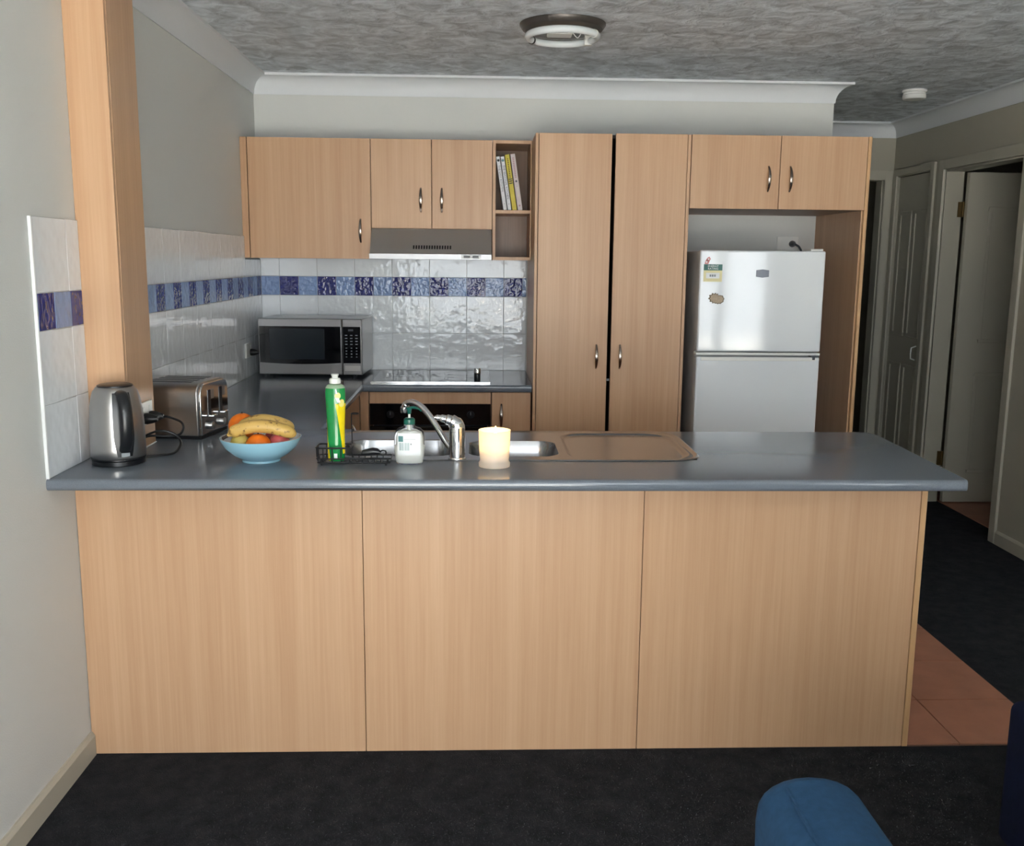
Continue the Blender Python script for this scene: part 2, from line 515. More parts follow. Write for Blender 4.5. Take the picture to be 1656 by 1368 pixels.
# hall joinery: architraves, jambs, doors
bm = B()
box(bm, XH-0.016, XH, 3.125-0.0, 3.185, 0, 2.12); box(bm, XH-0.016, XH, 2.19, 2.25, 0, 2.12); box(bm, XH-0.016, XH, 2.25, 3.125, 2.06, 2.12)
box(bm, XH, XH+0.11, 3.113, 3.125, 0, 2.06); box(bm, XH, XH+0.11, 2.25, 2.262, 0, 2.06); box(bm, XH, XH+0.11, 2.262, 3.113, 2.048, 2.06)
struct(obj('trim_8', bm, 'doorpaint_shaded', bevel=0.003), 'door frame around open doorway')
bm = B()
box(bm, XH-0.016, XH, 3.25, 3.30, 0, 2.12); box(bm, XH-0.016, XH, 3.80, 3.85, 0, 2.12); box(bm, XH-0.016, XH, 3.30, 3.80, 2.075, 2.12)
struct(obj('trim_9', bm, 'doorpaint_shaded', bevel=0.003), 'door frame around closed cupboard door')
bm = B()
box(bm, 3.925, 3.985, YH-0.016, YH, 0, 2.115); box(bm, 3.09, 3.15, YH-0.016, YH, 0, 2.115); box(bm, 3.15, 3.925, YH-0.016, YH, 2.055, 2.115)
box(bm, 3.913, 3.925, YH, YH+0.1, 0, 2.055); box(bm, 3.15, 3.162, YH, YH+0.1, 0, 2.055)
struct(obj('trim_10', bm, 'doorpaint_shaded', bevel=0.003), 'door frame at the end of the hall')

def panel_frame(bm, u0, u1, v0, v1, w0, w1, place):
    """raised moulding rectangle; place(u, v, w) -> xyz"""
    t = 0.022
    for (a0, a1, b0, b1) in ((u0, u1, v0, v0+t), (u0, u1, v1-t, v1), (u0, u0+t, v0+t, v1-t), (u1-t, u1, v0+t, v1-t)):
        q = [place(a, b, w) for w in (w0, w1) for b in (b0, b1) for a in (a0, a1)]
        vs_ = [bm.verts.new(p) for p in q]
        for f in ((0, 2, 3, 1), (4, 5, 7, 6), (0, 1, 5, 4), (2, 6, 7, 3), (0, 4, 6, 2), (1, 3, 7, 5)):
            bm.faces.new([vs_[i] for i in f])
d1 = struct(obj('door_1', bx(XH+0.012, XH+0.047, 3.303, 3.797, 0.012, 2.066), 'doorpaint_shaded', bevel=0.002), 'closed four-panel cupboard door')
for (y0, y1) in ((3.35, 3.53), (3.57, 3.75)):
    for (z0, z1) in ((0.2, 0.84), (1.02, 1.84)):
        bm = B(); panel_frame(bm, y0, y1, z0, z1, 0, 1, lambda u, v, w: (XH+0.012-0.009*w, u, v))
        obj('panel', bm, 'doorpaint_shaded', d1, bevel=0.004)
bm = tube(B(), [(XH+0.012, 3.37, 0.88), (XH-0.018, 3.37, 0.89), (XH-0.02, 3.37, 0.925), (XH-0.018, 3.37, 0.96), (XH+0.012, 3.37, 0.97)], 0.005)
obj('handle', bm, 'plastic_white', d1, smooth=True)
d2 = struct(obj('door_2', bx(XH+0.118, XH+0.118+0.82, 3.06, 3.096, 0.012, 2.042), 'doorpaint_shaded', bevel=0.002), 'panelled door standing open')
for (x0, x1) in ((4.24, 4.47), (4.57, 4.80)):
    for (z0, z1) in ((0.2, 0.84), (1.02, 1.84)):
        bm = B(); panel_frame(bm, x0, x1, z0, z1, 0, 1, lambda u, v, w: (u, 3.06-0.009*w, v))
        obj('panel', bm, 'doorpaint_shaded', d2, bevel=0.004)
for z in (0.24, 1.78):
    bm = B(); box(bm, XH+0.085, XH+0.112, 3.108, 3.113, z, z+0.09); lathe(bm, [(0.006, 0), (0.006, 0.09)], (XH+0.114, 3.102, z), 10)
    obj('hinge', bm, 'brass', d2)

# terracotta kitchen floor
ft = struct(obj('floor_tiles', bx(0.62, 3.03, 0.62, YW-0.002, 0.0, 0.004), 'terragrout'), 'terracotta kitchen floor tiles')
bm = bx(2.5315, 3.03, 0.0, 0.62, 0.0, 0.004); obj('tile_bed', bm, 'terragrout', ft)
bm = bx(4.11, 5.9, 2.05, 4.15, 0.0, 0.004); struct(obj('floor_room', bm, 'terracotta'))
def clip(a0, a1, b0, b1): return max(a0, b0), min(a1, b1)
P = 0.325
for rx0, rx1, ry0, ry1 in ((0.62, 3.025, 0.632, 1.86), (2.5315, 3.025, 0.0, 0.632), (2.17, 2.985, 1.86, 2.48)):
    for i in range(-8, 2):
        for j in range(-1, 8):
            x0, x1 = clip(2.70+P*i, 2.70+P*(i+1), rx0, rx1); y0, y1 = clip(-0.018+P*j, -0.018+P*(j+1), ry0, ry1)
            if x1-x0 > 0.02 and y1-y0 > 0.02:
                obj('tile', bx(x0+0.002, x1-0.002, y0+0.002, y1-0.002, 0.003, 0.008), 'terracotta', ft)

# ------------------------------------------------------------------ wall tiles
TX = 0.008
zr = [(0.9, 1.100), (1.102, 1.300)]
def wall_tile_left(y0, y1, z0, z1, m):
    obj('tile', bx(0.0005, TX, y0+0.001, y1-0.001, z0+0.001, z1-0.001), m, wl, bevel=0.0012)
def wall_tile_back(x0, x1, z0, z1, m):
    obj('tile', bx(x0+0.001, x1-0.001, YW-TX, YW-0.0005, z0+0.001, z1-0.001), m, wb, bevel=0.0012)
ZB0, ZB1, ZT = 1.3005, 1.4015, 1.603
rows = [(0.9, 1.1), (1.1, ZB0), (ZB1, ZT)]
cols = []
y = YW - TX
edges = [YW-TX] + [YW-0.2*k for k in range(1, 12)]
for a, b in zip(edges, edges[1:]): cols.append((b, a))
cols.append((0.042, 0.128)); cols.append((-0.168, 0.042))
cols[-3] = (0.372, cols[-3][1]) if cols[-3][0] < 0.372 else cols[-3]
for (y0, y1) in cols:
    for (z0, z1) in rows:
        zt = z1
        if z0 > 1.39 and y0 > 2.14: zt = 1.49
        elif z0 > 1.39 and y1 > 2.142: 
            wall_tile_left(2.142, y1, z0, 1.49, 'tile_white'); y1 = 2.140
        wall_tile_left(y0, y1, z0, zt, 'tile_white')
yy = YW-TX; k = 0
while yy > 0.374:
    y2 = max(YW-0.1*(k+1), 0.374)
    wall_tile_left(y2, yy, ZB0, ZB1, 'tile_navy' if k % 2 == 0 else 'tile_sky'); yy = y2; k += 1
for y0, y1, m in ((0.048, 0.128, 'tile_navy'), (-0.061, 0.048, 'tile_sky'), (-0.161, -0.061, 'tile_navy'), (-0.168, -0.161, 'tile_sky')):
    wall_tile_left(y0, y1, ZB0, ZB1, m)
obj('edge_strip', bx(0.0005, TX+0.002, -0.176, -0.168, 0.9, ZT), 'paperwhite', wl, bevel=0.002)
obj('grout_bed', bx(0.0002, 0.0062, -0.168, 0.128, 0.9, ZT), 'grout', wl)
obj('grout_bed', bx(0.0002, 0.0062, 0.372, 2.14, 0.9, ZT), 'grout', wl)
obj('grout_bed', bx(0.0002, 0.0062, 2.14, YW-0.0065, 0.9, 1.49), 'grout', wl)
obj('grout_bed', bx(0.0002, 1.428, YW-0.0062, YW-0.0002, 0.9, 1.62), 'grout', wb)
xs = [TX, 0.106] + [0.106+0.2*k for k in range(1, 7)] + [1.428]
for a, b in zip(xs, xs[1:]):
    for (z0, z1) in rows:
        wall_tile_back(a, b, z0, z1, 'tile_white')
xs = [TX, 0.106] + [0.106+0.1*k for k in range(1, 14)] + [1.428]
for i, (a, b) in enumerate(zip(xs, xs[1:])):
    wall_tile_back(a, b, ZB0, ZB1, 'tile_sky' if i % 2 == 0 else 'tile_navy')

# ------------------------------------------------------------------ timber post
po = thing('timber_post', 'boxed beech post rising from the benchtop to the ceiling by the kettle', 'post', (0.06, 0.25, 0.9005))
obj('front_face', bx(0.001, 0.117, 0.130, 0.146, 0.9005, ZC-0.001), 'beech', po, bevel=0.001)
obj('side_face', bx(0.101, 0.118, 0.1465, 0.37, 0.9005, ZC-0.001), 'beech', po, bevel=0.001)
obj('rear_face', bx(0.001, 0.1005, 0.354, 0.37, 0.9005, ZC-0.001), 'beech', po)
obj('sealant_bead', bx(0.1182, 0.1205, 0.146, 0.37, 0.9005, 0.9035), 'paperwhite', po)

# ------------------------------------------------------------------ worktop
wt = thing('kitchen_worktop', 'glossy blue-grey laminate worktop running round the kitchen in a U', 'worktop', (1.2, 0.2, 0.867))
def slab(poly, edge_ids, z0=0.867, z1=0.9, bw=0.012):
    bm = B()
    prism(bm, poly, z0, z1)
    bm.edges.ensure_lookup_table()
    es = []
    for i in edge_ids:
        a, b = Vector(poly[i]), Vector(poly[(i+1) % len(poly)])
        for e in bm.edges:
            p, q = e.verts
            if abs(p.co.z-q.co.z) < 1e-6:
                pa, qa = Vector(p.co[:2]), Vector(q.co[:2])
                if ((pa-a).length < 1e-5 and (qa-b).length < 1e-5) or ((pa-b).length < 1e-5 and (qa-a).length < 1e-5): es.append(e)
    if es: bmesh.ops.bevel(bm, geom=es, offset=bw, segments=5, profile=0.5, affect='EDGES')
    return bm
SX0, SX1, SY0, SY1 = 0.73, 1.85, 0.10, 0.56
bm = slab([(0.001, -0.178), (SX0, -0.178), (SX0, 0.628), (0.001, 0.628)], [0])
for poly, ids in (([(SX0, -0.178), (SX1, -0.178), (SX1, SY0), (SX0, SY0)], [0]),
                  ([(SX0, SY1), (SX1, SY1), (SX1, 0.606), (SX0, 0.606)], [2]),
                  ([(SX1, -0.178), (2.558, -0.176), (2.590, 0.53), (2.575, 0.585), (2.53, 0.606), (SX1, 0.606)], [0, 4])):
    b2 = slab(poly, ids)
    tmp = bpy.data.meshes.new('tmp'); b2.to_mesh(tmp); b2.free(); bm.from_mesh(tmp); bpy.data.meshes.remove(tmp)
obj('peninsula_top', bm, 'bench', wt, smooth=True)
obj('return_top', slab([(0.0085, 0.629), (0.622, 0.629), (0.622, 1.8400), (0.0085, 1.8400)], [1]), 'bench', wt, smooth=True)
obj('rear_top', slab([(0.0085, 1.8405), (0.625, 1.8405), (1.430, 1.8405), (1.430, YW-0.0085), (0.0085, YW-0.0085)], [1]), 'bench', wt, smooth=True)

# ------------------------------------------------------------------ peninsula base
pn = thing('peninsula_base', 'beech panelled back of the peninsula under the overhanging worktop', 'cabinet', (1.26, 0.3, 0.0))
for a, b in ((0.002, 0.8325), (0.8345, 1.6705), (1.6725, 2.5105)):
    obj('front_panel', bx(a, b, 0.0, 0.017, 0.0005, 0.8665), 'beech', pn, bevel=0.0008)
obj('joint_backing', bx(0.002, 2.51, 0.0175, 0.022, 0.0005, 0.866), 'gapdark', pn)
obj('end_panel', bx(2.5125, 2.5305, -0.001, 0.585, 0.0005, 0.8665), 'beech_edge', pn, bevel=0.001)
bm = B(); box(bm, 0.64, 2.51, 0.566, 0.582, 0.1, 0.8665); box(bm, 0.64, 2.51, 0.52, 0.535, 0.009, 0.1); box(bm, 0.64, 0.655, 0.023, 0.566, 0.1, 0.8665)
obj('carcass', bm, 'beech', pn)

# ------------------------------------------------------------------ handle helper
def bow_handle(parent, x, y, z0, z1, m='nickel', out=0.026):
    n = 14
    pts = []; rr = []
    for i in range(n+1):
        t = i/n
        pts.append((x, y+0.001-out*math.sin(math.pi*t)**0.8, z0+(z1-z0)*t)); rr.append(0.0035+0.0030*math.sin(math.pi*t))
    return obj('handle', tube(B(), pts, rr, 8, flat=(1.25, 0.8)), m, parent, smooth=True)

# ------------------------------------------------------------------ corner return base cabinet
rc = thing('corner_base_cabinet', 'beech base cabinet under the worktop return along the tiled wall', 'cabinet', (0.3, 1.2, 0.0))
obj('carcass', bx(0.012, 0.58, 0.63, 1.86, 0.1, 0.866), 'beech_in', rc)
obj('kickboard', bx(0.5, 0.53, 0.63, 1.9, 0.0085, 0.1), 'beech', rc)
for a, b in ((0.633, 1.24), (1.243, 1.855)):
    obj('door', bx(0.5805, 0.598, a, b, 0.105, 0.862), 'beech', rc, bevel=0.001)
obj('corner_filler', bx(0.5985, 0.640, 1.872, 1.889, 0.105, 0.862), 'beech', rc, bevel=0.001)

# ------------------------------------------------------------------ oven and housing
oh = thing('oven_housing', 'beech oven housing below the cooktop', 'cabinet', (0.94, 2.15, 0.0))
obj('rail', bx(0.645, 1.232, 1.868, 1.886, 0.806, 0.862), 'beech', oh, bevel=0.001)
obj('base_panel', bx(0.645, 1.232, 1.868, 1.886, 0.105, 0.195), 'beech', oh, bevel=0.001)
bm = B(); box(bm, 0.642, 0.658, 1.89, 2.47, 0.1, 0.866); box(bm, 1.219, 1.235, 1.89, 2.47, 0.1, 0.866); box(bm, 0.658, 1.219, 1.89, 2.47, 0.1, 0.118)
obj('carcass', bm, 'beech_in', oh)
ov = thing('built_in_oven', 'black glass built-in oven beneath the cooktop', 'oven', (0.94, 2.15, 0.2))
obj('body', bx(0.662, 1.215, 1.895, 2.44, 0.2, 0.79), 'grey', ov)
obj('control_panel', bx(0.646, 1.231, 1.872, 1.893, 0.70, 0.803), 'blackglass', ov, bevel=0.002)
dr = obj('oven_door', bx(0.646, 1.231, 1.866, 1.893, 0.2, 0.695), 'blackglass', ov, bevel=0.003)
obj('handle', tube(B(), spline([(0.70, 1.866, 0.66), (0.70, 1.83, 0.66), (0.94, 1.825, 0.66), (1.18, 1.83, 0.66), (1.18, 1.866, 0.66)], 6), 0.008), 'grey', dr, smooth=True)
for x in (0.745, 1.135):
    kb = obj('knob', lathe(B(), [(0.019, 0), (0.0175, 0.016), (0.014, 0.018)], (0, 0, 0), 24, mtx=Matrix.Translation((x, 1.872, 0.752)) @ Matrix.Rotation(R(90), 4, 'X')), 'knobblack', ov, smooth=True)
    obj('pointer', bx(x-0.0012, x+0.0012, 1.8528, 1.8542, 0.752, 0.768), 'midgrey', kb)

nb = thing('narrow_base_cabinet', 'narrow beech base cupboard between the oven and the pantry', 'cabinet', (1.33, 2.15, 0.0))
obj('carcass', bx(1.238, 1.426, 1.89, 2.47, 0.1, 0.866), 'beech_in', nb)
obj('kickboard', bx(1.238, 1.426, 1.93, 1.945, 0.0085, 0.1), 'beech', nb)
dd = obj('door', bx(1.2375, 1.4265, 1.868, 1.886, 0.105, 0.862), 'beech', nb, bevel=0.001)
bow_handle(dd, 1.284, 1.868, 0.69, 0.805)

# ------------------------------------------------------------------ hob
hb = thing('ceramic_cooktop', 'glossy dark ceramic cooktop set into the rear worktop', 'cooktop', (0.937, 2.17, 0.9003))
obj('glass', bx(0.647, 1.228, 1.925, 2.42, 0.9003, 0.906), 'hob', hb, bevel=0.001)
obj('front_strip', bx(0.645, 1.230, 1.919, 1.9248, 0.9003, 0.9068), 'chrome', hb, bevel=0.0008)
for cx, cy, r in ((0.79, 2.05, 0.09), (0.79, 2.29, 0.072), (1.08, 2.29, 0.09), (1.07, 2.05, 0.072)):
    bm = B(); 
    pts = [(cx+r*math.cos(2*math.pi*i/48), cy+r*math.sin(2*math.pi*i/48), 0.9061) for i in range(48)]
    tube(bm, pts, 0.0004, 4, closed=True)
    obj('burner_ring', bm, 'midgrey', hb)
gr = thing('pepper_grinder', 'small dark grinder with a shiny steel cap on the cooktop', 'grinder', (1.166, 1.965, 0.9062))
obj('jar', lathe(B(), [(0.015, 0), (0.016, 0.003), (0.016, 0.036), (0.015, 0.038)], (1.166, 1.965, 0.9065), 24), 'black', gr, smooth=True)
obj('cap', lathe(B(), [(0.0165, 0.0385), (0.0165, 0.058), (0.014, 0.063), (0.002, 0.064)], (1.166, 1.965, 0.9065), 24), 'chrome', gr, smooth=True)

# ------------------------------------------------------------------ overhead cupboards
YU = 2.1414
def carcass(bm, x0, x1, y0, y1, z0, z1, t=0.016):
    box(bm, x0, x0+t, y0, y1, z0, z1); box(bm, x1-t, x1, y0, y1, z0, z1)
    box(bm, x0+t, x1-t, y0, y1, z0, z0+t); box(bm, x0+t, x1-t, y0, y1, z1-t, z1); box(bm, x0+t, x1-t, y1-0.006, y1, z0+t, z1-t)
    return bm
wc = thing('wall_cupboard', 'large single-door beech wall cupboard above the microwave', 'cupboard', (0.32, 2.3, 1.4965))
obj('carcass', carcass(B(), 0.0365, 0.636, YU+0.0195, YW-0.009, 1.4965, 2.079), 'beech_in', wc)
obj('filler_strip', bx(0.001, 0.0325, YU, YU+0.018, 1.4965, 2.079), 'beech', wc, bevel=0.001)
dd = obj('door', bx(0.0365, 0.6345, YU, YU+0.018, 1.4965, 2.079), 'beech', wc, bevel=0.001)
bow_handle(dd, 0.583, YU, 1.577, 1.692)
w2 = thing('hood_cupboard', 'two-door beech wall cupboard above the range hood', 'cupboard', (0.94, 2.3, 1.648))
obj('carcass', carcass(B(), 0.6375, 1.236, YU+0.0195, YW-0.009, 1.648, 2.079), 'beech_in', w2)
for a, b, hx in ((0.6385, 0.9355, 0.883), (0.9385, 1.2365, 0.987)):
    dd = obj('door', bx(a, b, YU, YU+0.018, 1.648, 2.079), 'beech', w2, bevel=0.001)
    bow_handle(dd, hx, YU, 1.729, 1.846)

hd = thing('range_hood', 'brushed steel slide-out range hood under the two-door cupboard', 'range hood', (0.94, 2.3, 1.497))
prof = [(2.012, 1.523), (2.12, 1.646), (YW-0.01, 1.646), (YW-0.01, 1.507), (2.012, 1.507)]
obj('canopy', prism(B(), prof, 0.640, 1.2345, 'X'), 'hoodsteel', hd, bevel=0.001)
lip = obj('front_lip', bx(0.638, 1.2345, 2.006, 2.0115, 1.497, 1.5235), 'lipsteel', hd, bevel=0.001)
obj('underside', bx(0.645, 1.230, 2.02, YW-0.012, 1.498, 1.5065), 'grey', hd)
sl = Vector((0, 0.108, 0.123)).normalized(); nl = Vector((0, -sl.z, sl.y))
for i in range(15):
    x = 0.853+i*0.0128
    c = Vector((x, 2.012, 1.523))+sl*0.043+nl*0.0006
    mt_ = Matrix.Translation(c) @ Matrix(((1, 0, 0), (0, sl.y, nl.y), (0, sl.z, nl.z))).to_4x4()
    obj('vent_slot', bx(-0.0038, 0.0038, -0.0115, 0.0115, -0.0004, 0.0004, mtx=mt_), 'black', hd)
bz = obj('switch_bezel', bx(1.087, 1.180, 2.003, 2.0058, 1.5025, 1.5205), 'paperwhite', lip, bevel=0.0012)
for x in (1.098, 1.141):
    obj('rocker_switch', bx(x, x+0.030, 2.0005, 2.0028, 1.506, 1.517), 'black', hd, bevel=0.001)

sh = thing('open_shelf_unit', 'narrow open beech shelf unit holding a few books', 'shelf', (1.34, 2.3, 1.4965))
obj('side_panel', bx(1.239, 1.254, YU-0.001, YW-0.009, 1.4965, 2.080), 'beech', sh, bevel=0.0008)
obj('side_panel', bx(1.4265, 1.4325, YU-0.001, YW-0.009, 1.4965, 2.080), 'beech', sh, bevel=0.0008)
obj('top_board', bx(1.2545, 1.426, YU-0.001, YW-0.009, 2.064, 2.080), 'beech', sh, bevel=0.0008)
obj('shelf_board', bx(1.2545, 1.426, YU+0.004, YW-0.016, 1.7265, 1.7435), 'beech', sh, bevel=0.0008)
obj('bottom_board', bx(1.2545, 1.426, YU-0.001, YW-0.009, 1.4965, 1.5125), 'beech', sh, bevel=0.0008)
obj('back_board', bx(1.2545, 1.426, YW-0.0155, YW-0.009, 1.513, 2.0635), 'beech_in', sh)

# ------------------------------------------------------------------ books
def book(x0, w, h, cover, label, marks, depth=0.19, y0=2.165):
    ang = -R(8.6)
    mt_ = Matrix.Translation((x0, y0, 1.7438)) @ Matrix.Rotation(ang, 4, 'Y')
    t = thing('book', label, 'book', (x0, y0, 1.7438), 'books on the open shelf')
    b_ = B(); box(b_, 0, 0.0022, 0.0, depth, 0, h, mtx=mt_); box(b_, w-0.0022, w, 0.0, depth, 0, h, mtx=mt_); box(b_, 0.0022, w-0.0022, 0, 0.0022, 0, h, mtx=mt_)
    obj('cover', b_, cover, t)
    obj('pages', bx(0.0026, w-0.0026, 0.0026, depth-0.004, 0.003, h-0.003, mtx=mt_), 'pages', t)
    for kind, a, b, m in marks:
        if kind == 'text':
            s, size = a
            tm = mt_ @ Matrix.Translation((w/2, -0.0004, b)) @ Matrix.Rotation(R(90), 4, 'X') @ Matrix.Rotation(R(-90), 4, 'Z')
            obj('spine_lettering', text_bm(s, size, tm), m, t)
        elif kind == 'bars':            # print too blurred to read: (count, half width, bar height, pitch)
            n_, hw_, bh_, pi_ = a
            for q in range(n_):
                zc = b-q*pi_
                obj('spine_print', bx(w/2-hw_, w/2+hw_, -0.0006, -0.0001, zc-bh_/2, zc+bh_/2, mtx=mt_), m, t)
        else:
            r_ = a
            obj('spine_emblem', lathe(B(), [(r_, 0), (r_, 0.0006)], (0, 0, 0), 16, mtx=mt_ @ Matrix.Translation((w/2, 0, b)) @ Matrix.Rotation(R(90), 4, 'X')), m, t)
book(1.2945, 0.0175, 0.262, 'bookwhite', 'white book with a short grey spine title, leaning against the shelf side',
     [('dot', 0.0062, 0.243, 'inkblack'), ('text', ('THE EASY KITCHEN', 0.0145), 0.155, 'inkgrey'), ('dot', 0.002, 0.03, 'midgrey')])
book(1.3168, 0.0175, 0.262, 'bookwhite', 'white book with a longer grey spine title, beside the yellow book',
     [('dot', 0.0062, 0.243, 'labelgreen'), ('text', ('THE SEASONAL KITCHEN', 0.0145), 0.137, 'inkgrey'), ('dot', 0.002, 0.03, 'midgrey')])
book(1.3392, 0.0225, 0.272, 'bookyellow', 'yellow cookbook with dark spine lettering leaning on the white books',
     [('bars', (11, 0.0035, 0.0055, 0.0088), 0.250, 'inkbrown'), ('bars', (3, 0.0085, 0.0050, 0.0100), 0.152, 'inkblack')])
book(1.3665, 0.0235, 0.275, 'bookpink', 'pale pink-grey book leaning against the yellow cookbook',
     [('bars', (12, 0.0040, 0.0055, 0.0085), 0.255, 'inkpink'), ('dot', 0.005, 0.142, 'inkgrey'), ('bars', (6, 0.0030, 0.0045, 0.0080), 0.110, 'pages'), ('dot', 0.0045, 0.022, 'inkpink')])

# ------------------------------------------------------------------ pantry
YP = 1.8355
pt = thing('pantry_cupboard', 'tall two-door beech pantry beside the fridge', 'cupboard', (1.8, 2.15, 0.0))
obj('side_panel', bx(1.434, 1.4475, YP, YW-0.002, 0.0085, 2.080), 'beech', pt, bevel=0.001)
obj('side_panel', bx(2.1455, 2.160, YP, YW-0.002, 0.0085, 2.082), 'beech', pt, bevel=0.001)
bm = carcass(B(), 1.449, 2.144, YP+0.024, YW-0.003, 0.1, 2.078); box(bm, 1.449, 2.144, YP+0.05, YP+0.065, 0.0085, 0.1)
obj('carcass', bm, 'gapdark', pt)
for a, b, hx, z1 in ((1.4505, 1.790, 1.738, 2.0800), (1.8080, 2.1435, 1.852, 2.0825)):
    dd = obj('door', bx(a, b, YP, YP+0.018, 0.105, z1), 'beech', pt, bevel=0.001)
    bow_handle(dd, hx, YP, 0.986, 1.101)
obj('latch_catch', bx(1.793, 1.805, YP+0.010, YP+0.022, 0.925, 0.935), 'midgrey', pt)

# ------------------------------------------------------------------ fridge surround
fs = thing('fridge_cupboard', 'two-door beech cupboard bridging over the fridge', 'cupboard', (2.58, 2.15, 0.0))
obj('carcass', carcass(B(), 2.1615, 2.997, YP+0.0195, YW-0.002, 1.747, 2.082), 'beech_in', fs)
obj('end_panel', bx(2.9985, 3.0145, YP, YW-0.002, 0.0085, 2.084), 'beech_edge', fs, bevel=0.001)
obj('end_panel_lining', bx(2.9915, 2.9980, YP+0.02, YW-0.002, 0.0085, 1.746), 'beech', fs)
for a, b, hx in ((2.1635, 2.5825, 2.531), (2.5855, 2.9965, 2.634)):
    dd = obj('door', bx(a, b, YP, YP+0.018, 1.747, 2.083), 'beech', fs, bevel=0.001)
    bow_handle(dd, hx, YP, 1.828, 1.944)

# ------------------------------------------------------------------ fridge
FY, FX0, FX1, FZ = 1.72, 2.199, 2.787, 1.552
fr = thing('fridge', 'white two-door top-freezer fridge in the beech surround', 'fridge', (2.49, 2.0, 0.0085))
obj('cabinet', bx(FX0+0.004, FX1-0.004, FY+0.058, 2.36, 0.045, FZ-0.004), 'fridgeside', fr, bevel=0.006)
for x in (FX0+0.05, FX1-0.05):
    for yv in (FY+0.1, 2.30): obj('foot', lathe(B(), [(0.018, 0), (0.018, 0.036)], (x, yv, 0.0088), 12), 'black', fr)
fd = obj('freezer_door', bx(FX0, FX1, FY, FY+0.054, 1.083, FZ), 'fridge', fr, bevel=0.007, seg=3)
rd = obj('fridge_door', bx(FX0, FX1, FY, FY+0.054, 0.06, 1.058), 'fridge', fr, bevel=0.007, seg=3)
obj('door_trim', bx(FX0-0.004, FX1-0.002, FY-0.006, FY+0.05, 1.0665, 1.0785), 'plastic_white', fr, bevel=0.002)
obj('handle_recess', bx(FX0+0.02, FX1-0.02, FY-0.004, FY-0.0003, 1.040, 1.0565), 'plastic_white', rd, bevel=0.0015)
bm = B(); box(bm, FX1-0.045, FX1-0.004, FY-0.008, FY+0.03, 1.0588, 1.0662); lathe(bm, [(0.007, 0), (0.007, 0.018)], (FX1-0.03, FY-0.002, 1.046), 12)
obj('hinge', bm, 'grey', fr)
obj('top_hinge_cover', bx(FX1-0.07, FX1-0.01, FY+0.01, FY+0.1, FZ+0.0005, FZ+0.011), 'plastic_white', fr, bevel=0.003)
# badge
cx, cz = 2.493, 1.448
obj('badge', prism(B(), [(cx-0.030, cz-0.015), (cx, cz-0.019), (cx+0.030, cz-0.015), (cx+0.030, cz+0.015), (cx, cz+0.019), (cx-0.030, cz+0.015)], FY-0.003, FY-0.0002, 'Y'), 'badge', fd, bevel=0.001)
# energy rating label
ex0, ex1 = 2.216, 2.303
lb = obj('energy_label', bx(ex0, ex1, FY-0.0012, FY-0.0003, 1.408, 1.486), 'energyyellow', fd)
obj('label_header', bx(ex0, ex1, FY-0.0018, FY-0.0013, 1.460, 1.488), 'energygreen', fd)
obj('label_box', bx(ex0+0.012, ex1-0.012, FY-0.0018, FY-0.0013, 1.423, 1.449), 'paperwhite', fd)
obj('label_lettering', text_bm('ENERGY', 0.0135, face_mtx((ex0+ex1)/2, FY-0.0021, 1.4795)), 'paperwhite', fd)
obj('label_lettering', text_bm('RATING', 0.0135, face_mtx((ex0+ex1)/2, FY-0.0021, 1.4675)), 'paperwhite', fd)
for q in range(3): obj('label_figure', bx((ex0+ex1)/2-0.015+0.0105*q, (ex0+ex1)/2-0.0075+0.0105*q, FY-0.0022, FY-0.0019, 1.431, 1.441), 'midgrey', fd)
bm = B(); poly = [(2.219, 1.489), (2.236, 1.489), (2.247, 1.513), (2.240, 1.523), (2.231, 1.517), (2.222, 1.502)]
obj('star_arc', prism(bm, poly, FY-0.0012, FY-0.0003, 'Y'), 'red', fd)
for px_, pz_ in ((2.2285, 1.4985), (2.237, 1.511)):
    st = [(px_+(0.0055 if i % 2 == 0 else 0.003)*math.sin(i*math.pi/5), pz_+(0.0055 if i % 2 == 0 else 0.003)*math.cos(i*math.pi/5)) for i in range(10)]
    obj('star', prism(B(), st, FY-0.0017, FY-0.0013, 'Y'), 'paperwhite', fd)
# beige magnet
mg = thing('fridge_magnet', 'scalloped beige fridge magnet on the freezer door', 'magnet', (2.27, FY-0.004, 1.33))
def blob(k, n=96):
    pts = []
    for i in range(n):
        t = 2*math.pi*i/n
        r = 0.030+0.006*math.cos(2*t+0.4)-0.0065*math.exp(-((t-1.0)/0.28)**2)
        r += (0.0030 if 1.3 < t < 4.4 else 0.0012)*math.cos(t*14)
        pts.append((2.2815+r*k*math.cos(t), 1.330+r*k*0.95*math.sin(t)))
    return pts
obj('rim', prism(B(), blob(1.0), FY-0.0035, FY-0.0004, 'Y'), 'magnetrim', mg)
obj('face', prism(B(), blob(0.84), FY-0.0048, FY-0.0036, 'Y'), 'magnet', mg)

# outlets
def outlet(name, label, c, axis, plug=True):
    t = thing(name, label, 'power outlet', c)
    x, y_, z = c
    if axis == 'Y':
        pl_ = obj('plate', bx(x-0.058, x+0.058, y_-0.010, y_-0.0003, z-0.036, z+0.036), 'plastic_white', t, bevel=0.002)
        obj('switch', bx(x-0.035, x-0.023, y_-0.0125, y_-0.0103, z+0.006, z+0.024), 'plastic_white', t, bevel=0.001)
    else:
        pl_ = obj('plate', bx(x+0.0003, x+0.010, y_-0.058, y_+0.058, z-0.036, z+0.036), 'plastic_white', t, bevel=0.002)
        obj('switch', bx(x+0.0103, x+0.0125, y_-0.035, y_-0.023, z+0.006, z+0.024), 'plastic_white', t, bevel=0.001)
        obj('switch', bx(x+0.0103, x+0.0125, y_+0.023, y_+0.035, z+0.006, z+0.024), 'plastic_white', t, bevel=0.001)
    return t
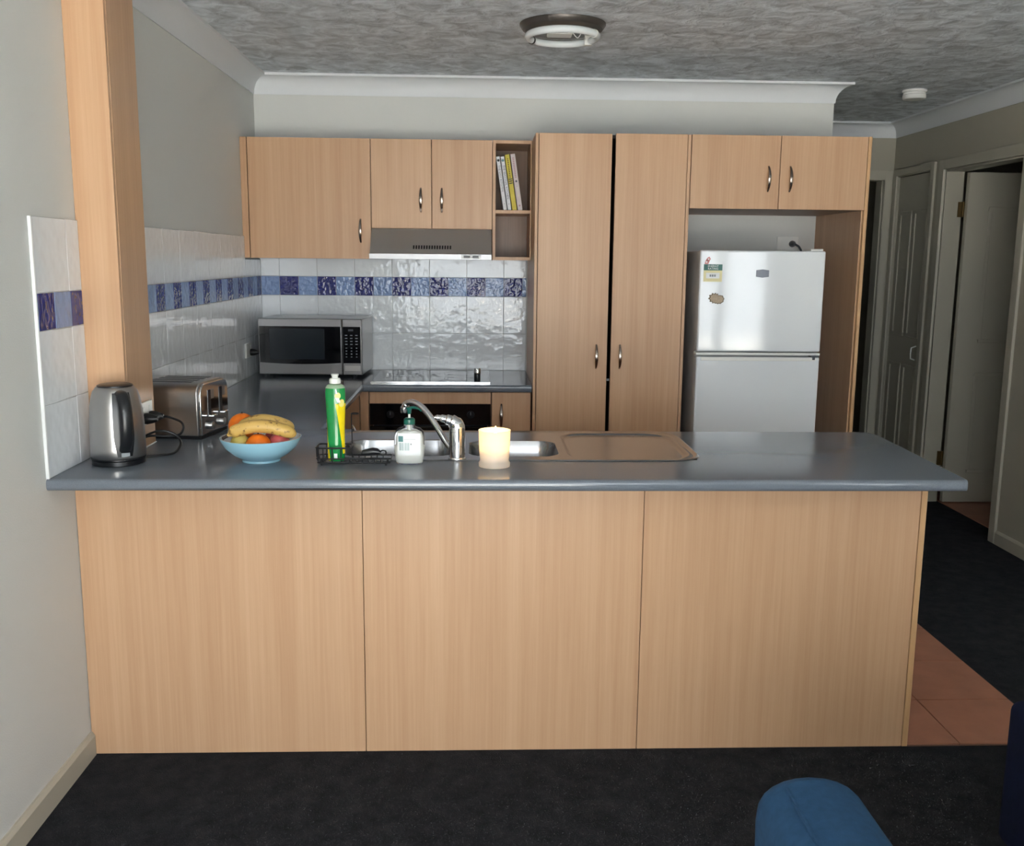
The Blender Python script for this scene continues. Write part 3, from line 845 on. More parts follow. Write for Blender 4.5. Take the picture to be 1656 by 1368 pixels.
outlet('power_outlet', 'white power outlet on the wall above the fridge', (2.842, YW, 1.6), 'Y')
outlet('power_outlet', 'white power outlet on the tiles beside the microwave', (TX, 2.118, 1.037), 'X')
outlet('power_outlet', 'white power outlet on the timber post behind the kettle', (0.118, 0.268, 1.012), 'X')
def plug_cord(name, label, plug_at, dirv, pts, m='wire_cord', r=0.0036):
    t = thing(name, label, 'cord', plug_at)
    d = Vector(dirv); p = Vector(plug_at)
    side = d.cross(Vector((0, 0, 1)))
    q = d.to_track_quat('Z', 'Y').to_matrix().to_4x4()
    obj('plug', lathe(B(), [(0.017, 0), (0.018, 0.006), (0.016, 0.02), (0.011, 0.032), (0.007, 0.042)], (0, 0, 0), 20, mtx=Matrix.Translation(p) @ q), m, t, smooth=True)
    obj('lead', tube(B(), spline([p+d*0.036]+[Vector(v) for v in pts], 8), r, 8), m, t, smooth=True)
    return t
plug_cord('fridge_plug', 'grey plug and lead in the outlet above the fridge', (2.865, YW-0.0108, 1.598), (0, -1, 0),
          [(2.870, YW-0.07, 1.592), (2.885, YW-0.085, 1.575), (2.895, YW-0.085, 1.53), (2.895, YW-0.085, 1.3)], 'grey', 0.006)
plug_cord('microwave_plug', 'black plug and lead in the outlet beside the microwave', (TX+0.0108, 2.140, 1.025), (1, 0, 0),
          [(0.053, 2.175, 1.02), (0.040, 2.26, 1.0), (0.036, 2.36, 0.95), (0.036, 2.44, 0.93)])
plug_cord('kettle_lead', 'black plug and looping lead between the timber post and the kettle', (0.129, 0.296, 0.998), (1, 0, 0),
          [(0.185, 0.312, 0.992), (0.225, 0.30, 0.978), (0.232, 0.29, 0.955), (0.215, 0.27, 0.940), (0.150, 0.24, 0.945), (0.135, 0.20, 0.945), (0.150, 0.16, 0.955), (0.185, 0.20, 0.968),
           (0.225, 0.22, 0.955), (0.248, 0.21, 0.93), (0.240, 0.17, 0.906), (0.20, 0.135, 0.9045), (0.165, 0.12, 0.9045)])
obj_ = thing('toaster_plug', 'second black plug in the outlet on the timber post', 'plug', (0.129, 0.247, 0.998))
obj('plug_body', lathe(B(), [(0.017, 0), (0.018, 0.008), (0.014, 0.026), (0.008, 0.04)], (0, 0, 0), 20, mtx=Matrix.Translation((0.129, 0.247, 0.998)) @ Vector((1, 0, 0)).to_track_quat('Z', 'Y').to_matrix().to_4x4()), 'wire_cord', obj_, smooth=True)

# ------------------------------------------------------------------ microwave
mw_loc = Vector((0.060, 2.150, 0.9005)); mw_rot = -R(3.2)
mw = thing('microwave', 'stainless steel microwave with a black glass door in the tiled corner', 'microwave', tuple(mw_loc))
MM = Matrix.Translation(mw_loc) @ Matrix.Rotation(mw_rot, 4, 'Z')
W_, D_, H0, H1 = 0.524, 0.315, 0.014, 0.296
obj('case', bx(0.0, W_, 0.012, D_, H0, H1, mtx=MM), 'steel', mw, bevel=0.004)
for x in (0.05, W_-0.05):
    for yv in (0.05, D_-0.05): obj('foot', lathe(B(), [(0.012, 0), (0.012, H0-0.0005)], (x, yv, 0.0002), 10, mtx=MM), 'black', mw)
dw = 0.422
door = obj('door', bx(0.0, dw, -0.010, 0.0115, H0, H1, mtx=MM), 'mwsteel', mw, bevel=0.003)
def curved_band(x0, x1, zt, zb, sag, y0, y1, n=16):
    top = [(x0+(x1-x0)*i/n, zt) for i in range(n+1)]
    bot = [(x0+(x1-x0)*i/n, zb-sag*math.sin(math.pi*(i/n*0.8+0.1))) for i in range(n, -1, -1)]
    return prism(B(), (top+bot)[::-1], y0, y1, 'Y', mtx=MM)
obj('door_glass', curved_band(0.006, dw-0.004, 0.258, 0.078, 0.011, -0.0135, -0.0103), 'blackglass', door)
obj('door_window', bx(0.058, 0.336, -0.0145, -0.0137, 0.092, 0.246, mtx=MM), 'mwglass', door)
obj('door_edge', bx(dw+0.0005, dw+0.004, -0.012, 0.0115, H0, H1, mtx=MM), 'chrome', mw)
cp = obj('control_panel', bx(dw+0.0045, W_, -0.010, 0.0115, H0, H1, mtx=MM), 'mwsteel', mw, bevel=0.003)
obj('keypad', bx(dw+0.008, W_-0.006, -0.0125, -0.0103, 0.074, 0.258, mtx=MM), 'blackglass', cp)
obj('display', bx(dw+0.034, dw+0.060, -0.0135, -0.0127, 0.236, 0.246, mtx=MM), 'grey', cp)
for r_ in range(8):
    for c_ in range(3):
        z = 0.215-0.0150*r_ - (0.004 if r_ > 3 else 0)
        x = dw+0.024+0.026*c_
        w = 0.006 if r_ < 4 else 0.0035
        obj('key', bx(x-w, x+w, -0.0131, -0.0127, z-0.002, z+0.002, mtx=MM), 'midgrey', cp)
obj('open_button', bx(dw+0.014, W_-0.008, -0.0125, -0.0103, 0.034, 0.062, mtx=MM), 'steel', cp, bevel=0.001)

# ------------------------------------------------------------------ toaster
ta = -R(9)
TM = Matrix.Translation((0.259, 0.402, 0.9004)) @ Matrix.Rotation(ta, 4, 'Z')
ts = thing('toaster', 'four-slot brushed steel toaster standing behind the timber post', 'toaster', (0.15, 0.52, 0.9004))
L_, W_, H_ = 0.245, 0.225, 0.188
sec = []
for (cx, sgn) in ((W_-0.035, 1), (0.035, -1)):
    for k in range(9):
        t = k/8*math.pi/2
        sec.append((cx+0.035*(math.cos(t) if sgn > 0 else -math.sin(t)), H_-0.035+0.035*(math.sin(t) if sgn > 0 else math.cos(t))))
sec = [(W_, 0.012)]+sec+[(0.0, 0.012)]
obj('body', prism(B(), sec, -L_, -0.012, 'X', mtx=TM), 'steel', ts, smooth=True, bevel=0.003)
sec2 = [(0.5*W_+(u-0.5*W_)*0.955, 0.014+(v-0.012)*0.965) for u, v in sec]
obj('lever_face', prism(B(), sec2, -0.0118, -0.001, 'X', mtx=TM), 'chrome', ts, smooth=True, bevel=0.003)
obj('base', bx(-L_+0.008, -0.006, 0.008, W_-0.008, 0.0002, 0.0118, mtx=TM), 'black', ts)
for i in range(4):
    yv = 0.045+i*0.045
    obj('bread_slot', bx(-L_+0.04, -0.045, yv-0.013, yv+0.013, H_-0.003, H_+0.0012, mtx=TM), 'black', ts, bevel=0.002)
for yv in (0.067, 0.157):
    obj('lever_slot', bx(-0.0009, 0.0006, yv-0.011, yv+0.011, 0.070, 0.160, mtx=TM), 'black', ts)
    obj('lever', bx(0.0008, 0.022, yv-0.016, yv+0.016, 0.070, 0.078, mtx=TM), 'chrome', ts, bevel=0.003)
    obj('dial', lathe(B(), [(0.014, 0), (0.013, 0.012), (0.01, 0.014)], (0, 0, 0), 20, mtx=TM @ Matrix.Translation((-0.0008, yv, 0.040)) @ Matrix.Rotation(R(90), 4, 'Y')), 'steel', ts, smooth=True)
    obj('name_plate', bx(-0.0009, 0.0004, yv+0.014, yv+0.036, 0.128, 0.160, mtx=TM), 'steel', ts)

# ------------------------------------------------------------------ kettle
KX, KY = 0.1165, 0.047
kt = thing('electric_kettle', 'brushed steel electric kettle with a black handle beside the timber post', 'kettle', (KX, KY, 0.9004))
obj('power_base', lathe(B(), [(0.070, 0), (0.075, 0.002), (0.075, 0.014), (0.070, 0.017)], (KX, KY, 0.9004), 48), 'black', kt, smooth=True)
obj('body', lathe(B(), [(0.074, 0.0205), (0.0765, 0.024), (0.0768, 0.05), (0.0765, 0.09), (0.0750, 0.13), (0.0725, 0.165), (0.068, 0.192), (0.062, 0.213), (0.0525, 0.226), (0.050, 0.227)], (KX, KY, 0.9004), 56), 'steel', kt, smooth=True)
obj('collar', lathe(B(), [(0.0725, 0.0172), (0.0765, 0.0175), (0.0765, 0.0203), (0.0735, 0.0204)], (KX, KY, 0.9004), 48), 'black', kt, smooth=True)
ld = obj('lid', lathe(B(), [(0.0495, 0.2272), (0.049, 0.231), (0.042, 0.234), (0.004, 0.236)], (KX, KY, 0.9004), 40), 'black', kt, smooth=True)
# handle: a black panel on the body with a bow standing off it, turned towards the living room and right
ha = R(-56)
hdv = Vector((math.cos(ha), math.sin(ha), 0)); hs = Vector((-math.sin(ha), math.cos(ha), 0))
def kr(z):
    pr = [(0.0205, .074), (0.05, .0768), (0.09, .0765), (0.13, .075), (0.165, .0725), (0.192, .068), (0.213, .062), (0.226, .0525)]
    for (a, ra), (b, rb) in zip(pr, pr[1:]):
        if a <= z <= b: return ra+(rb-ra)*(z-a)/(b-a)
    return pr[-1][1]
rings = []
for i in range(13):
    z = 0.030+i*(0.214-0.030)/12
    half = 0.50 if i > 3 else 0.36+0.04*i
    ring = []
    for k in range(7):
        a = ha-half*0.75+half*1.5*k/6
        ring.append((KX+(kr(z)+0.0022)*math.cos(a), KY+(kr(z)+0.0022)*math.sin(a), 0.9004+z))
    for k in range(6, -1, -1):
        a = ha-half*0.75+half*1.5*k/6
        ring.append((KX+(kr(z)-0.001)*math.cos(a), KY+(kr(z)-0.001)*math.sin(a), 0.9004+z))
    rings.append(ring)
obj('handle_panel', loft(B(), rings), 'black', kt, smooth=True)
base = Vector((KX, KY, 0.9004))
hp = spline([base+hdv*0.060+Vector((0, 0, 0.212)), base+hdv*0.085+Vector((0, 0, 0.207)), base+hdv*0.106+Vector((0, 0, 0.175)), base+hdv*0.110+Vector((0, 0, 0.12)), base+hdv*0.100+Vector((0, 0, 0.075)), base+hdv*0.078+Vector((0, 0, 0.05))], 6)
obj('handle', tube(B(), hp, 0.0125, 14, flat=(1.35, 0.8)), 'black', kt, smooth=True)
pp = base+hdv*0.0795+Vector((0, 0, 0.036))
pm = Matrix.Translation(pp) @ Matrix(((hs.x, 0, hdv.x), (hs.y, 0, hdv.y), (0, 1, 0))).to_4x4()
obj('name_plate', bx(-0.012, 0.012, -0.006, 0.006, -0.0005, 0.0012, mtx=pm), 'midgrey', kt, bevel=0.0008)

# ------------------------------------------------------------------ fruit bowl
BX, BY = 0.525, 0.082
bo = thing('fruit_bowl', 'pale blue footed ceramic bowl full of fruit', 'bowl', (BX, BY, 0.9004))
prof = [(0.050, 0.0), (0.056, 0.0), (0.056, 0.006), (0.060, 0.009), (0.085, 0.024), (0.107, 0.045), (0.117, 0.064), (0.1195, 0.072),
        (0.1165, 0.072), (0.113, 0.063), (0.103, 0.047), (0.081, 0.027), (0.055, 0.014), (0.001, 0.012)]
obj('outside', lathe(B(), prof[:8]+[(0.1188, 0.0722)], (BX, BY, 0.9004), 64, cap0=True, cap1=False), 'bowl', bo, smooth=True)
obj('inside', lathe(B(), [(0.1188, 0.0722), (0.1165, 0.0725)]+prof[9:], (BX, BY, 0.9004), 64, cap0=False, cap1=True), 'bowlrim', bo, smooth=True)
def fruit(name, label, cat, c, r, m, sz=1.0, stem=True):
    t = thing(name, label, cat, (c[0], c[1], c[2]-r*sz))
    obj('flesh', sphere(B(), c, r, 1, 1, sz), m, t, smooth=True)
    if stem: obj('stem', lathe(B(), [(0.0035, 0), (0.002, 0.005)], (c[0], c[1], c[2]+r*sz-0.001), 8), 'stem', t)
fruit('orange', 'orange perched high at the back of the fruit bowl', 'orange', (0.461, 0.125, 0.9965), 0.041, 'orange', 0.97)
fruit('orange', 'bright orange at the front of the fruit bowl under the banana', 'orange', (0.529, 0.033, 0.9555), 0.0365, 'orange', 0.95)
fruit('lemon', 'pale yellow fruit in the bowl between the two oranges', 'fruit', (0.472, 0.048, 0.9585), 0.0285, 'lemon', 1.0)
fruit('apple', 'pinkish red apple at the side of the fruit bowl under the banana tip', 'apple', (0.5860, 0.058, 0.9590), 0.0310, 'apple', 0.95)
fruit('apple', 'red apple buried at the back of the fruit bowl', 'apple', (0.558, 0.122, 0.9570), 0.0325, 'apple', 0.95)
def banana(label, pts, rr):
    t = thing('banana', label, 'banana', pts[0], None)
    sp = spline(pts, 8); n = len(sp)
    rad = []
    for i in range(n):
        u = i/(n-1)
        k = min(1, (u/0.16))**0.8 if u < 0.16 else (1 if u < 0.80 else max(0.26, (1-((u-0.80)/0.20)**2.2*0.74)))
        rad.append(max(0.0055, rr*k))
    obj('peel', tube(B(), sp, rad, 10), 'banana', t, smooth=True)
    d = (sp[0]-sp[2]).normalized()
    obj('stalk', tube(B(), [sp[0]+d*0.0005, sp[0]+d*0.010, sp[0]+d*0.020], [0.0055, 0.0045, 0.005], 8), 'stem', t, smooth=True)
banana('spotted ripe banana lying across the front of the fruit bowl', [(0.441, 0.034, 0.985), (0.468, 0.031, 1.000), (0.515, 0.030, 1.012), (0.565, 0.034, 1.010), (0.606, 0.040, 0.998), (0.636, 0.048, 0.984)], 0.0195)
banana('browned banana behind the spotted banana in the fruit bowl', [(0.455, 0.066, 0.991), (0.485, 0.072, 1.012), (0.525, 0.077, 1.024), (0.565, 0.080, 1.020), (0.600, 0.085, 1.007), (0.622, 0.088, 0.994)], 0.0175)

# ------------------------------------------------------------------ sink
def sd_rr(x, y, x0, x1, y0, y1, r):
    cx, cy = (x0+x1)/2, (y0+y1)/2
    qx, qy = abs(x-cx)-(x1-x0)/2+r, abs(y-cy)-(y1-y0)/2+r
    return math.hypot(max(qx, 0), max(qy, 0))+min(max(qx, qy), 0)-r
def sst(t): t = max(0, min(1, t)); return t*t*(3-2*t)
RO = (0.70, 1.870, 0.076, 0.586, 0.10)
def sinkz(x, y):
    d = -sd_rr(x, y, *RO)
    z = 0.9006+0.0034*math.sin(math.pi*min(1, max(0, d)/0.013)) if d < 0.013 else 0.9006
    if d >= 0.0065: z = 0.9010 + 0.0030*max(0, 1-(d-0.0065)/0.012)
    z -= 0.007*sst(-sd_rr(x, y, 1.452, 1.842, 0.100, 0.556, 0.10)/0.018)
    z -= 0.150*sst((-sd_rr(x, y, 0.748, 1.098, 0.150, 0.412, 0.06)+0.004)/0.026)
    z -= 0.125*sst((-sd_rr(x, y, 1.150, 1.425, 0.148, 0.396, 0.055)+0.004)/0.026)
    return z
nx, ny = 236, 104
bm = B(); gv = {}
def snap(x, y):
    for _ in range(3):
        d = sd_rr(x, y, *RO)
        if d <= 0: break
        e = 1e-4
        gx = (sd_rr(x+e, y, *RO)-d)/e; gy = (sd_rr(x, y+e, *RO)-d)/e
        x -= gx*d; y -= gy*d
    return x, y
xs_ = [RO[0]+(RO[1]-RO[0])*i/nx for i in range(nx+1)]; ys_ = [RO[2]+(RO[3]-RO[2])*j/ny for j in range(ny+1)]
def gvert(i, j):
    if (i, j) not in gv:
        x, y_ = snap(xs_[i], ys_[j])
        gv[(i, j)] = bm.verts.new((x, y_, sinkz(x, y_)))
    return gv[(i, j)]
for i in range(nx):
    for j in range(ny):
        if min(sd_rr(xs_[a], ys_[b], *RO) for a in (i, i+1) for b in (j, j+1)) < -0.0005:
            try: bm.faces.new((gvert(i, j), gvert(i+1, j), gvert(i+1, j+1), gvert(i, j+1)))
            except ValueError: pass
sk = thing('kitchen_sink', 'stainless steel double-bowl sink with a drainer inset in the peninsula', 'sink', (1.28, 0.33, 0.9))
bmesh.ops.recalc_face_normals(bm, faces=bm.faces)
so = obj('basin', bm, 'sinksteel', sk, smooth=True)
for f in so.data.polygons: f.use_smooth = True
for cx, cy, z in ((0.923, 0.281, 0.7515), (1.287, 0.272, 0.7765)):
    dn = obj('drain', lathe(B(), [(0.04, 0), (0.038, 0.002), (0.028, 0.0022), (0.026, 0.0005), (0.002, 0.0005)], (cx, cy, z), 28), 'chrome', sk, smooth=True)

# ------------------------------------------------------------------ tap
TXp, TYp = 1.111, 0.106
tp = thing('mixer_tap', 'chrome mixer tap with a long raised spout on the sink edge', 'tap', (TXp, TYp, 0.9012))
obj('base_ring', lathe(B(), [(0.027, 0), (0.027, 0.004), (0.025, 0.007)], (TXp, TYp, 0.9013), 32), 'chrome', tp, smooth=True)
obj('body', lathe(B(), [(0.0245, 0.0075), (0.0245, 0.040), (0.0235, 0.0405), (0.0235, 0.0425), (0.0245, 0.043), (0.0250, 0.085), (0.0235, 0.0855)], (TXp, TYp, 0.9013), 32), 'chrome', tp, smooth=True)
# lever head: dome that sweeps into a flat handle pointing left
hpts = [(1.111, 0.106, 0.9868), (1.1105, 0.106, 1.000), (1.105, 0.106, 1.010), (1.094, 0.106, 1.0175), (1.080, 0.106, 1.0225), (1.064, 0.106, 1.0262), (1.049, 0.106, 1.0285), (1.043, 0.106, 1.0290)]
obj('lever', tube(B(), spline(hpts, 4), [0.0245]*5+[0.0240]*4+[0.0205]*4+[0.0155]*4+[0.0115]*4+[0.0085]*4+[0.006]*4, 18), 'chrome', tp, smooth=True)
spts = [(1.097, 0.114, 0.925), (1.078, 0.130, 0.945), (1.052, 0.150, 0.985), (1.025, 0.172, 1.022), (0.998, 0.196, 1.048), (0.972, 0.217, 1.058), (0.952, 0.230, 1.054), (0.944, 0.235, 1.042)]
obj('spout', tube(B(), spline(spts, 6), [0.0085]*8+[0.0095]*30+[0.0115]*5, 14), 'chrome', tp, smooth=True)
obj('aerator', lathe(B(), [(0.0125, 0), (0.0135, 0.004), (0.0135, 0.018), (0.010, 0.022)], (0.943, 0.236, 1.022), 20), 'chrome', tp, smooth=True)

# ------------------------------------------------------------------ soap pump bottle
SXc, SYc = 0.9715, 0.044
sp_ = thing('soap_dispenser', 'clear pump bottle of white hand soap with a dark green pump by the sink', 'soap dispenser', (SXc, SYc, 0.9004))
def ring_se(cx, cy, z, a, b, n=3.0, seg=40):
    o_ = []
    for i in range(seg):
        t = 2*math.pi*i/seg; c_, s_ = math.cos(t), math.sin(t)
        o_.append((cx+a*math.copysign(abs(c_)**(2/n), c_), cy+b*math.copysign(abs(s_)**(2/n), s_), z))
    return o_
outer = [(0.036, 0.018, 0), (0.0395, 0.021, 0.004), (0.0435, 0.0235, 0.03), (0.046, 0.0245, 0.058), (0.0455, 0.0245, 0.080), (0.042, 0.0235, 0.096), (0.033, 0.020, 0.106), (0.019, 0.0165, 0.110), (0.0165, 0.0155, 0.113), (0.0155, 0.0150, 0.118)]
obj('bottle', loft(B(), [ring_se(SXc, SYc, 0.9006+z, a, b, 2.8) for a, b, z in outer]), 'clear', sp_, smooth=True)
inner = [(0.034, 0.0165, 0.003), (0.0375, 0.019, 0.006), (0.0412, 0.0212, 0.03), (0.0425, 0.022, 0.050), (0.0385, 0.0222, 0.058), (0.0385, 0.0222, 0.078), (0.034, 0.0212, 0.092), (0.022, 0.017, 0.0985), (0.006, 0.006, 0.0995)]
obj('liquid', loft(B(), [ring_se(SXc, SYc, 0.9006+z, a, b, 2.8) for a, b, z in inner]), 'soap', sp_, smooth=True)
def soap_y(x, z, extra=0.0006):
    pr = outer
    for (a0, b0, z0), (a1, b1, z1) in zip(pr, pr[1:]):
        if z0 <= z <= z1:
            k = (z-z0)/(z1-z0); a = a0+(a1-a0)*k; b = b0+(b1-b0)*k
            return SYc-(b*(max(0, 1-abs((x-SXc)/a)**2.8))**(1/2.8))-extra
    return SYc-0.02
def patch(x0, x1, z0, z1, yfun, zbase, nx_=6, nz_=6):
    bm = B(); g = [[bm.verts.new((x0+(x1-x0)*i/nx_, yfun(x0+(x1-x0)*i/nx_, z0+(z1-z0)*j/nz_), zbase+z0+(z1-z0)*j/nz_)) for i in range(nx_+1)] for j in range(nz_+1)]
    for j in range(nz_):
        for i in range(nx_): bm.faces.new((g[j][i], g[j][i+1], g[j+1][i+1], g[j+1][i]))
    return bm
obj('label', patch(SXc-0.034, SXc+0.034, 0.028, 0.094, soap_y, 0.9006, 10, 8), 'paperwhite', sp_, smooth=True)
y2 = lambda x, z: soap_y(x, z, 0.0010)
obj('label_emblem', patch(SXc-0.031, SXc-0.017, 0.069, 0.086, y2, 0.9006, 3, 3), 'labelgreen', sp_)
bm = B()
for i, w in enumerate((1.6, 0.8, 1.2, 0.6, 1.5, 0.7)):
    x = SXc-0.028+i*0.0022
    t_ = patch(x, x+w*0.0009, 0.043, 0.066, y2, 0.9006, 1, 3); me_ = bpy.data.meshes.new('t'); t_.to_mesh(me_); t_.free(); bm.from_mesh(me_); bpy.data.meshes.remove(me_)
for i in range(7):
    x = SXc-0.013+i*0.0022
    t_ = patch(x, x+0.0006+0.0004*(i % 2), 0.043, 0.066, y2, 0.9006, 1, 3); me_ = bpy.data.meshes.new('t'); t_.to_mesh(me_); t_.free(); bm.from_mesh(me_); bpy.data.meshes.remove(me_)
obj('barcode', bm, 'labelgreen', sp_)
obj('label_line', patch(SXc-0.015, SXc+0.020, 0.0765, 0.0772, y2, 0.9006, 6, 1), 'midgrey', sp_)
obj('label_mark', patch(SXc+0.004, SXc+0.008, 0.060, 0.064, y2, 0.9006, 1, 1), 'midgrey', sp_)
pc = obj('pump_collar', lathe(B(), [(0.0165, 0.1185), (0.0170, 0.121), (0.0165, 0.133), (0.012, 0.137), (0.008, 0.1375)], (SXc, SYc, 0.9006), 24), 'pumpgreen', sp_, smooth=True)
obj('pump_stem', lathe(B(), [(0.0035, 0.1378), (0.0035, 0.148)], (SXc, SYc, 0.9006), 12), 'softwhite', sp_)
bm = lathe(B(), [(0.0045, 0.1485), (0.0060, 0.1510), (0.0065, 0.160), (0.010, 0.166), (0.010, 0.169), (0.004, 0.171)], (SXc, SYc, 0.9006), 20)
tube(bm, spline([(SXc, SYc, 1.0675), (SXc+0.014, SYc-0.001, 1.0688), (SXc+0.028, SYc-0.002, 1.065), (SXc+0.036, SYc-0.003, 1.0585)], 4), [0.006]*8+[0.0042]*5, 10, flat=(1.2, 0.7))
obj('pump_head', bm, 'pumpgreen', sp_, smooth=True)
obj('dip_tube', lathe(B(), [(0.0075, 0.1005), (0.0075, 0.1178)], (SXc, SYc, 0.9006), 14), 'softwhite', sp_)

# ------------------------------------------------------------------ candle
CX, CY = 1.2235, 0.0085
ca = thing('lit_candle', 'lit white candle in a frosted footed glass on the worktop', 'candle', (CX, CY, 0.9004))
obj('glass', lathe(B(), [(0.046, 0.0), (0.0465, 0.010), (0.0435, 0.015), (0.0425, 0.020), (0.0445, 0.040), (0.0465, 0.100), (0.0475, 0.108), (0.0455, 0.108), (0.0440, 0.098), (0.0420, 0.040), (0.0400, 0.022), (0.001, 0.020)], (CX, CY, 0.9004), 48), 'wax', ca, smooth=True)
obj('candle_wax', lathe(B(), [(0.0395, 0.0225), (0.0412, 0.040), (0.0414, 0.046), (0.030, 0.044), (0.002, 0.043)], (CX, CY, 0.9004), 40), 'wax', ca, smooth=True)
obj('wick', tube(B(), [(CX, CY, 0.9440), (CX+0.001, CY, 0.955), (CX+0.003, CY, 0.962)], 0.0011, 6), 'inkblack', ca)
fo = obj('flame', lathe(B(), [(0.001, 0), (0.0055, 0.008), (0.0070, 0.020), (0.0058, 0.034), (0.003, 0.050), (0.0003, 0.062)], (CX+0.003, CY, 0.957), 16), 'flame', ca, smooth=True)
fl_d = bpy.data.lights.new('candle_light', 'POINT'); fl_d.energy = 13.0; fl_d.color = (1.0, 0.84, 0.68); fl_d.shadow_soft_size = 0.006
fl_o = bpy.data.objects.new('candle_light', fl_d); COL.objects.link(fl_o); fl_o.parent = ca; fl_o.location = (0.003, 0, 0.088)

# ------------------------------------------------------------------ wire rack, dish brush and detergent
rk = thing('wire_sink_rack', 'black wire sink caddy holding the detergent bottle', 'rack', (0.81, 0.05, 0.9004))
X0, X1, Y0, Y1 = 0.704, 0.916, 0.006, 0.070
def rect_loop(x0, x1, y0, y1, z, r=0.012, n=5):
    pts = []
    for (cx, cy, a0) in ((x1-r, y1-r, 0), (x0+r, y1-r, 90), (x0+r, y0+r, 180), (x1-r, y0+r, 270)):
        for k in range(n+1):
            a = R(a0+90*k/n); pts.append((cx+r*math.cos(a), cy+r*math.sin(a), z))
    return pts
obj('base_wire', tube(B(), rect_loop(X0, X1, Y0, Y1, 0.909), 0.0026, 8, closed=True), 'blackmatte', rk, smooth=True)
obj('lip_wire', tube(B(), rect_loop(X0-0.003, X1+0.003, Y0-0.003, Y1+0.003, 0.921), 0.002, 8, closed=True), 'blackmatte', rk, smooth=True)
obj('basket_rim', tube(B(), rect_loop(X0-0.004, 0.800, Y0-0.003, Y1+0.003, 0.953), 0.0026, 8, closed=True), 'blackmatte', rk, smooth=True)
for x in (0.722, 0.748, 0.774):
    obj('basket_wire', tube(B(), spline([(x, Y0-0.002, 0.953), (x, Y0-0.001, 0.925), (x, Y0+0.004, 0.9075), (x, Y1-0.004, 0.9075), (x, Y1+0.001, 0.925), (x, Y1+0.002, 0.953)], 4), 0.0017, 6), 'blackmatte', rk, smooth=True)
for yv in (0.022, 0.038, 0.054):
    obj('basket_wire', tube(B(), spline([(X0-0.004, yv, 0.953), (X0-0.003, yv, 0.925), (X0+0.003, yv, 0.9075), (X0+0.02, yv, 0.9070)], 4), 0.0017, 6), 'blackmatte', rk, smooth=True)
for x in (0.800, 0.818, 0.836, 0.854, 0.872, 0.890):
    obj('floor_wire', tube(B(), spline([(x, Y0-0.003, 0.921), (x, Y0+0.001, 0.9085), (x, Y1-0.001, 0.9085), (x, Y1+0.003, 0.921)], 4), 0.0017, 6), 'blackmatte', rk, smooth=True)
for x in (0.716, 0.904):
    for yv in (0.012, 0.064):
        obj('foot', lathe(B(), [(0.0035, 0), (0.0035, 0.0065)], (x, yv, 0.9005), 8), 'blackmatte', rk)
hw = [(0.798, Y1+0.002, 0.912), (0.798, Y1+0.004, 0.96), (0.797, Y1+0.004, 1.045)]
obj('upright', tube(B(), hw, 0.0018, 6), 'blackmatte', rk, smooth=True)
obj('ring', tube(B(), [(0.807+0.011*math.cos(2*math.pi*k/20), Y1+0.004+0.011*math.sin(2*math.pi*k/20), 1.045) for k in range(20)], 0.0016, 6, closed=True), 'blackmatte', rk, smooth=True)
obj('hook', tube(B(), spline([(0.797, Y1+0.004, 1.006), (0.802, Y1-0.004, 1.010), (0.810, Y1-0.008, 0.996)], 4), 0.0016, 6), 'chrome', rk, smooth=True)
br = thing('dish_brush', 'black dish brush handle lying on the wire sink caddy', 'brush', (0.85, 0.045, 0.924))
obj('handle', loft(B(), [ring_se(0, 0, 0, 0.004, 0.004, 2, 14) if False else [(x, 0.05+w*math.cos(2*math.pi*k/14), z+h*math.sin(2*math.pi*k/14)) for k in range(14)] for x, w, z, h in
    ((0.828, 0.007, 0.9285, 0.006), (0.831, 0.010, 0.930, 0.009), (0.845, 0.011, 0.932, 0.0105), (0.862, 0.011, 0.935, 0.0115), (0.876, 0.010, 0.934, 0.0105), (0.885, 0.009, 0.931, 0.006))]), 'black', br, smooth=True)
obj('loop', tube(B(), [(0.8925+0.009*math.cos(2*math.pi*k/16), 0.05, 0.931+0.007*math.sin(2*math.pi*k/16)) for k in range(16)], 0.0022, 6, closed=True), 'black', br, smooth=True)

DX, DY, DZ = 0.7560, 0.0390, 0.9100
db = thing('detergent_bottle', 'tall green and yellow dishwashing liquid bottle with a white cap', 'bottle', (DX, DY, DZ))
dprof = [(0.0225, 0.0), (0.0248, 0.003), (0.0250, 0.05), (0.0252, 0.085), (0.0262, 0.12), (0.0282, 0.155), (0.0298, 0.185), (0.0300, 0.205), (0.0285, 0.217), (0.0235, 0.225), (0.0155, 0.2285), (0.012, 0.229)]
DSY = 0.82
obj('body', lathe(B(), dprof[:9], (DX, DY, DZ), 40, 1, DSY), 'dishgreen', db, smooth=True)
obj('shoulder', lathe(B(), [dprof[8]]+dprof[9:], (DX, DY, DZ), 40, 1, DSY), 'palegreen', db, smooth=True)
def dr_(z):
    for (r0, z0), (r1, z1) in zip(dprof, dprof[1:]):
        if z0 <= z <= z1: return r0+(r1-r0)*(z-z0)/(z1-z0)
    return 0.02
def dpatch(fn, z0, z1, e=0.0005, nz_=24, na=10):
    bm = B(); rows_ = []
    for j in range(nz_+1):
        z = z0+(z1-z0)*j/nz_; a0, a1 = fn(z); row = []
        for i in range(na+1):
            a = R(a0+(a1-a0)*i/na); r_ = dr_(z)+e
            row.append(bm.verts.new((DX+r_*math.cos(a), DY+r_*DSY*math.sin(a), DZ+z)))
        rows_.append(row)
    for j in range(nz_):
        for i in range(na): bm.faces.new((rows_[j][i], rows_[j][i+1], rows_[j+1][i+1], rows_[j+1][i]))
    return bm
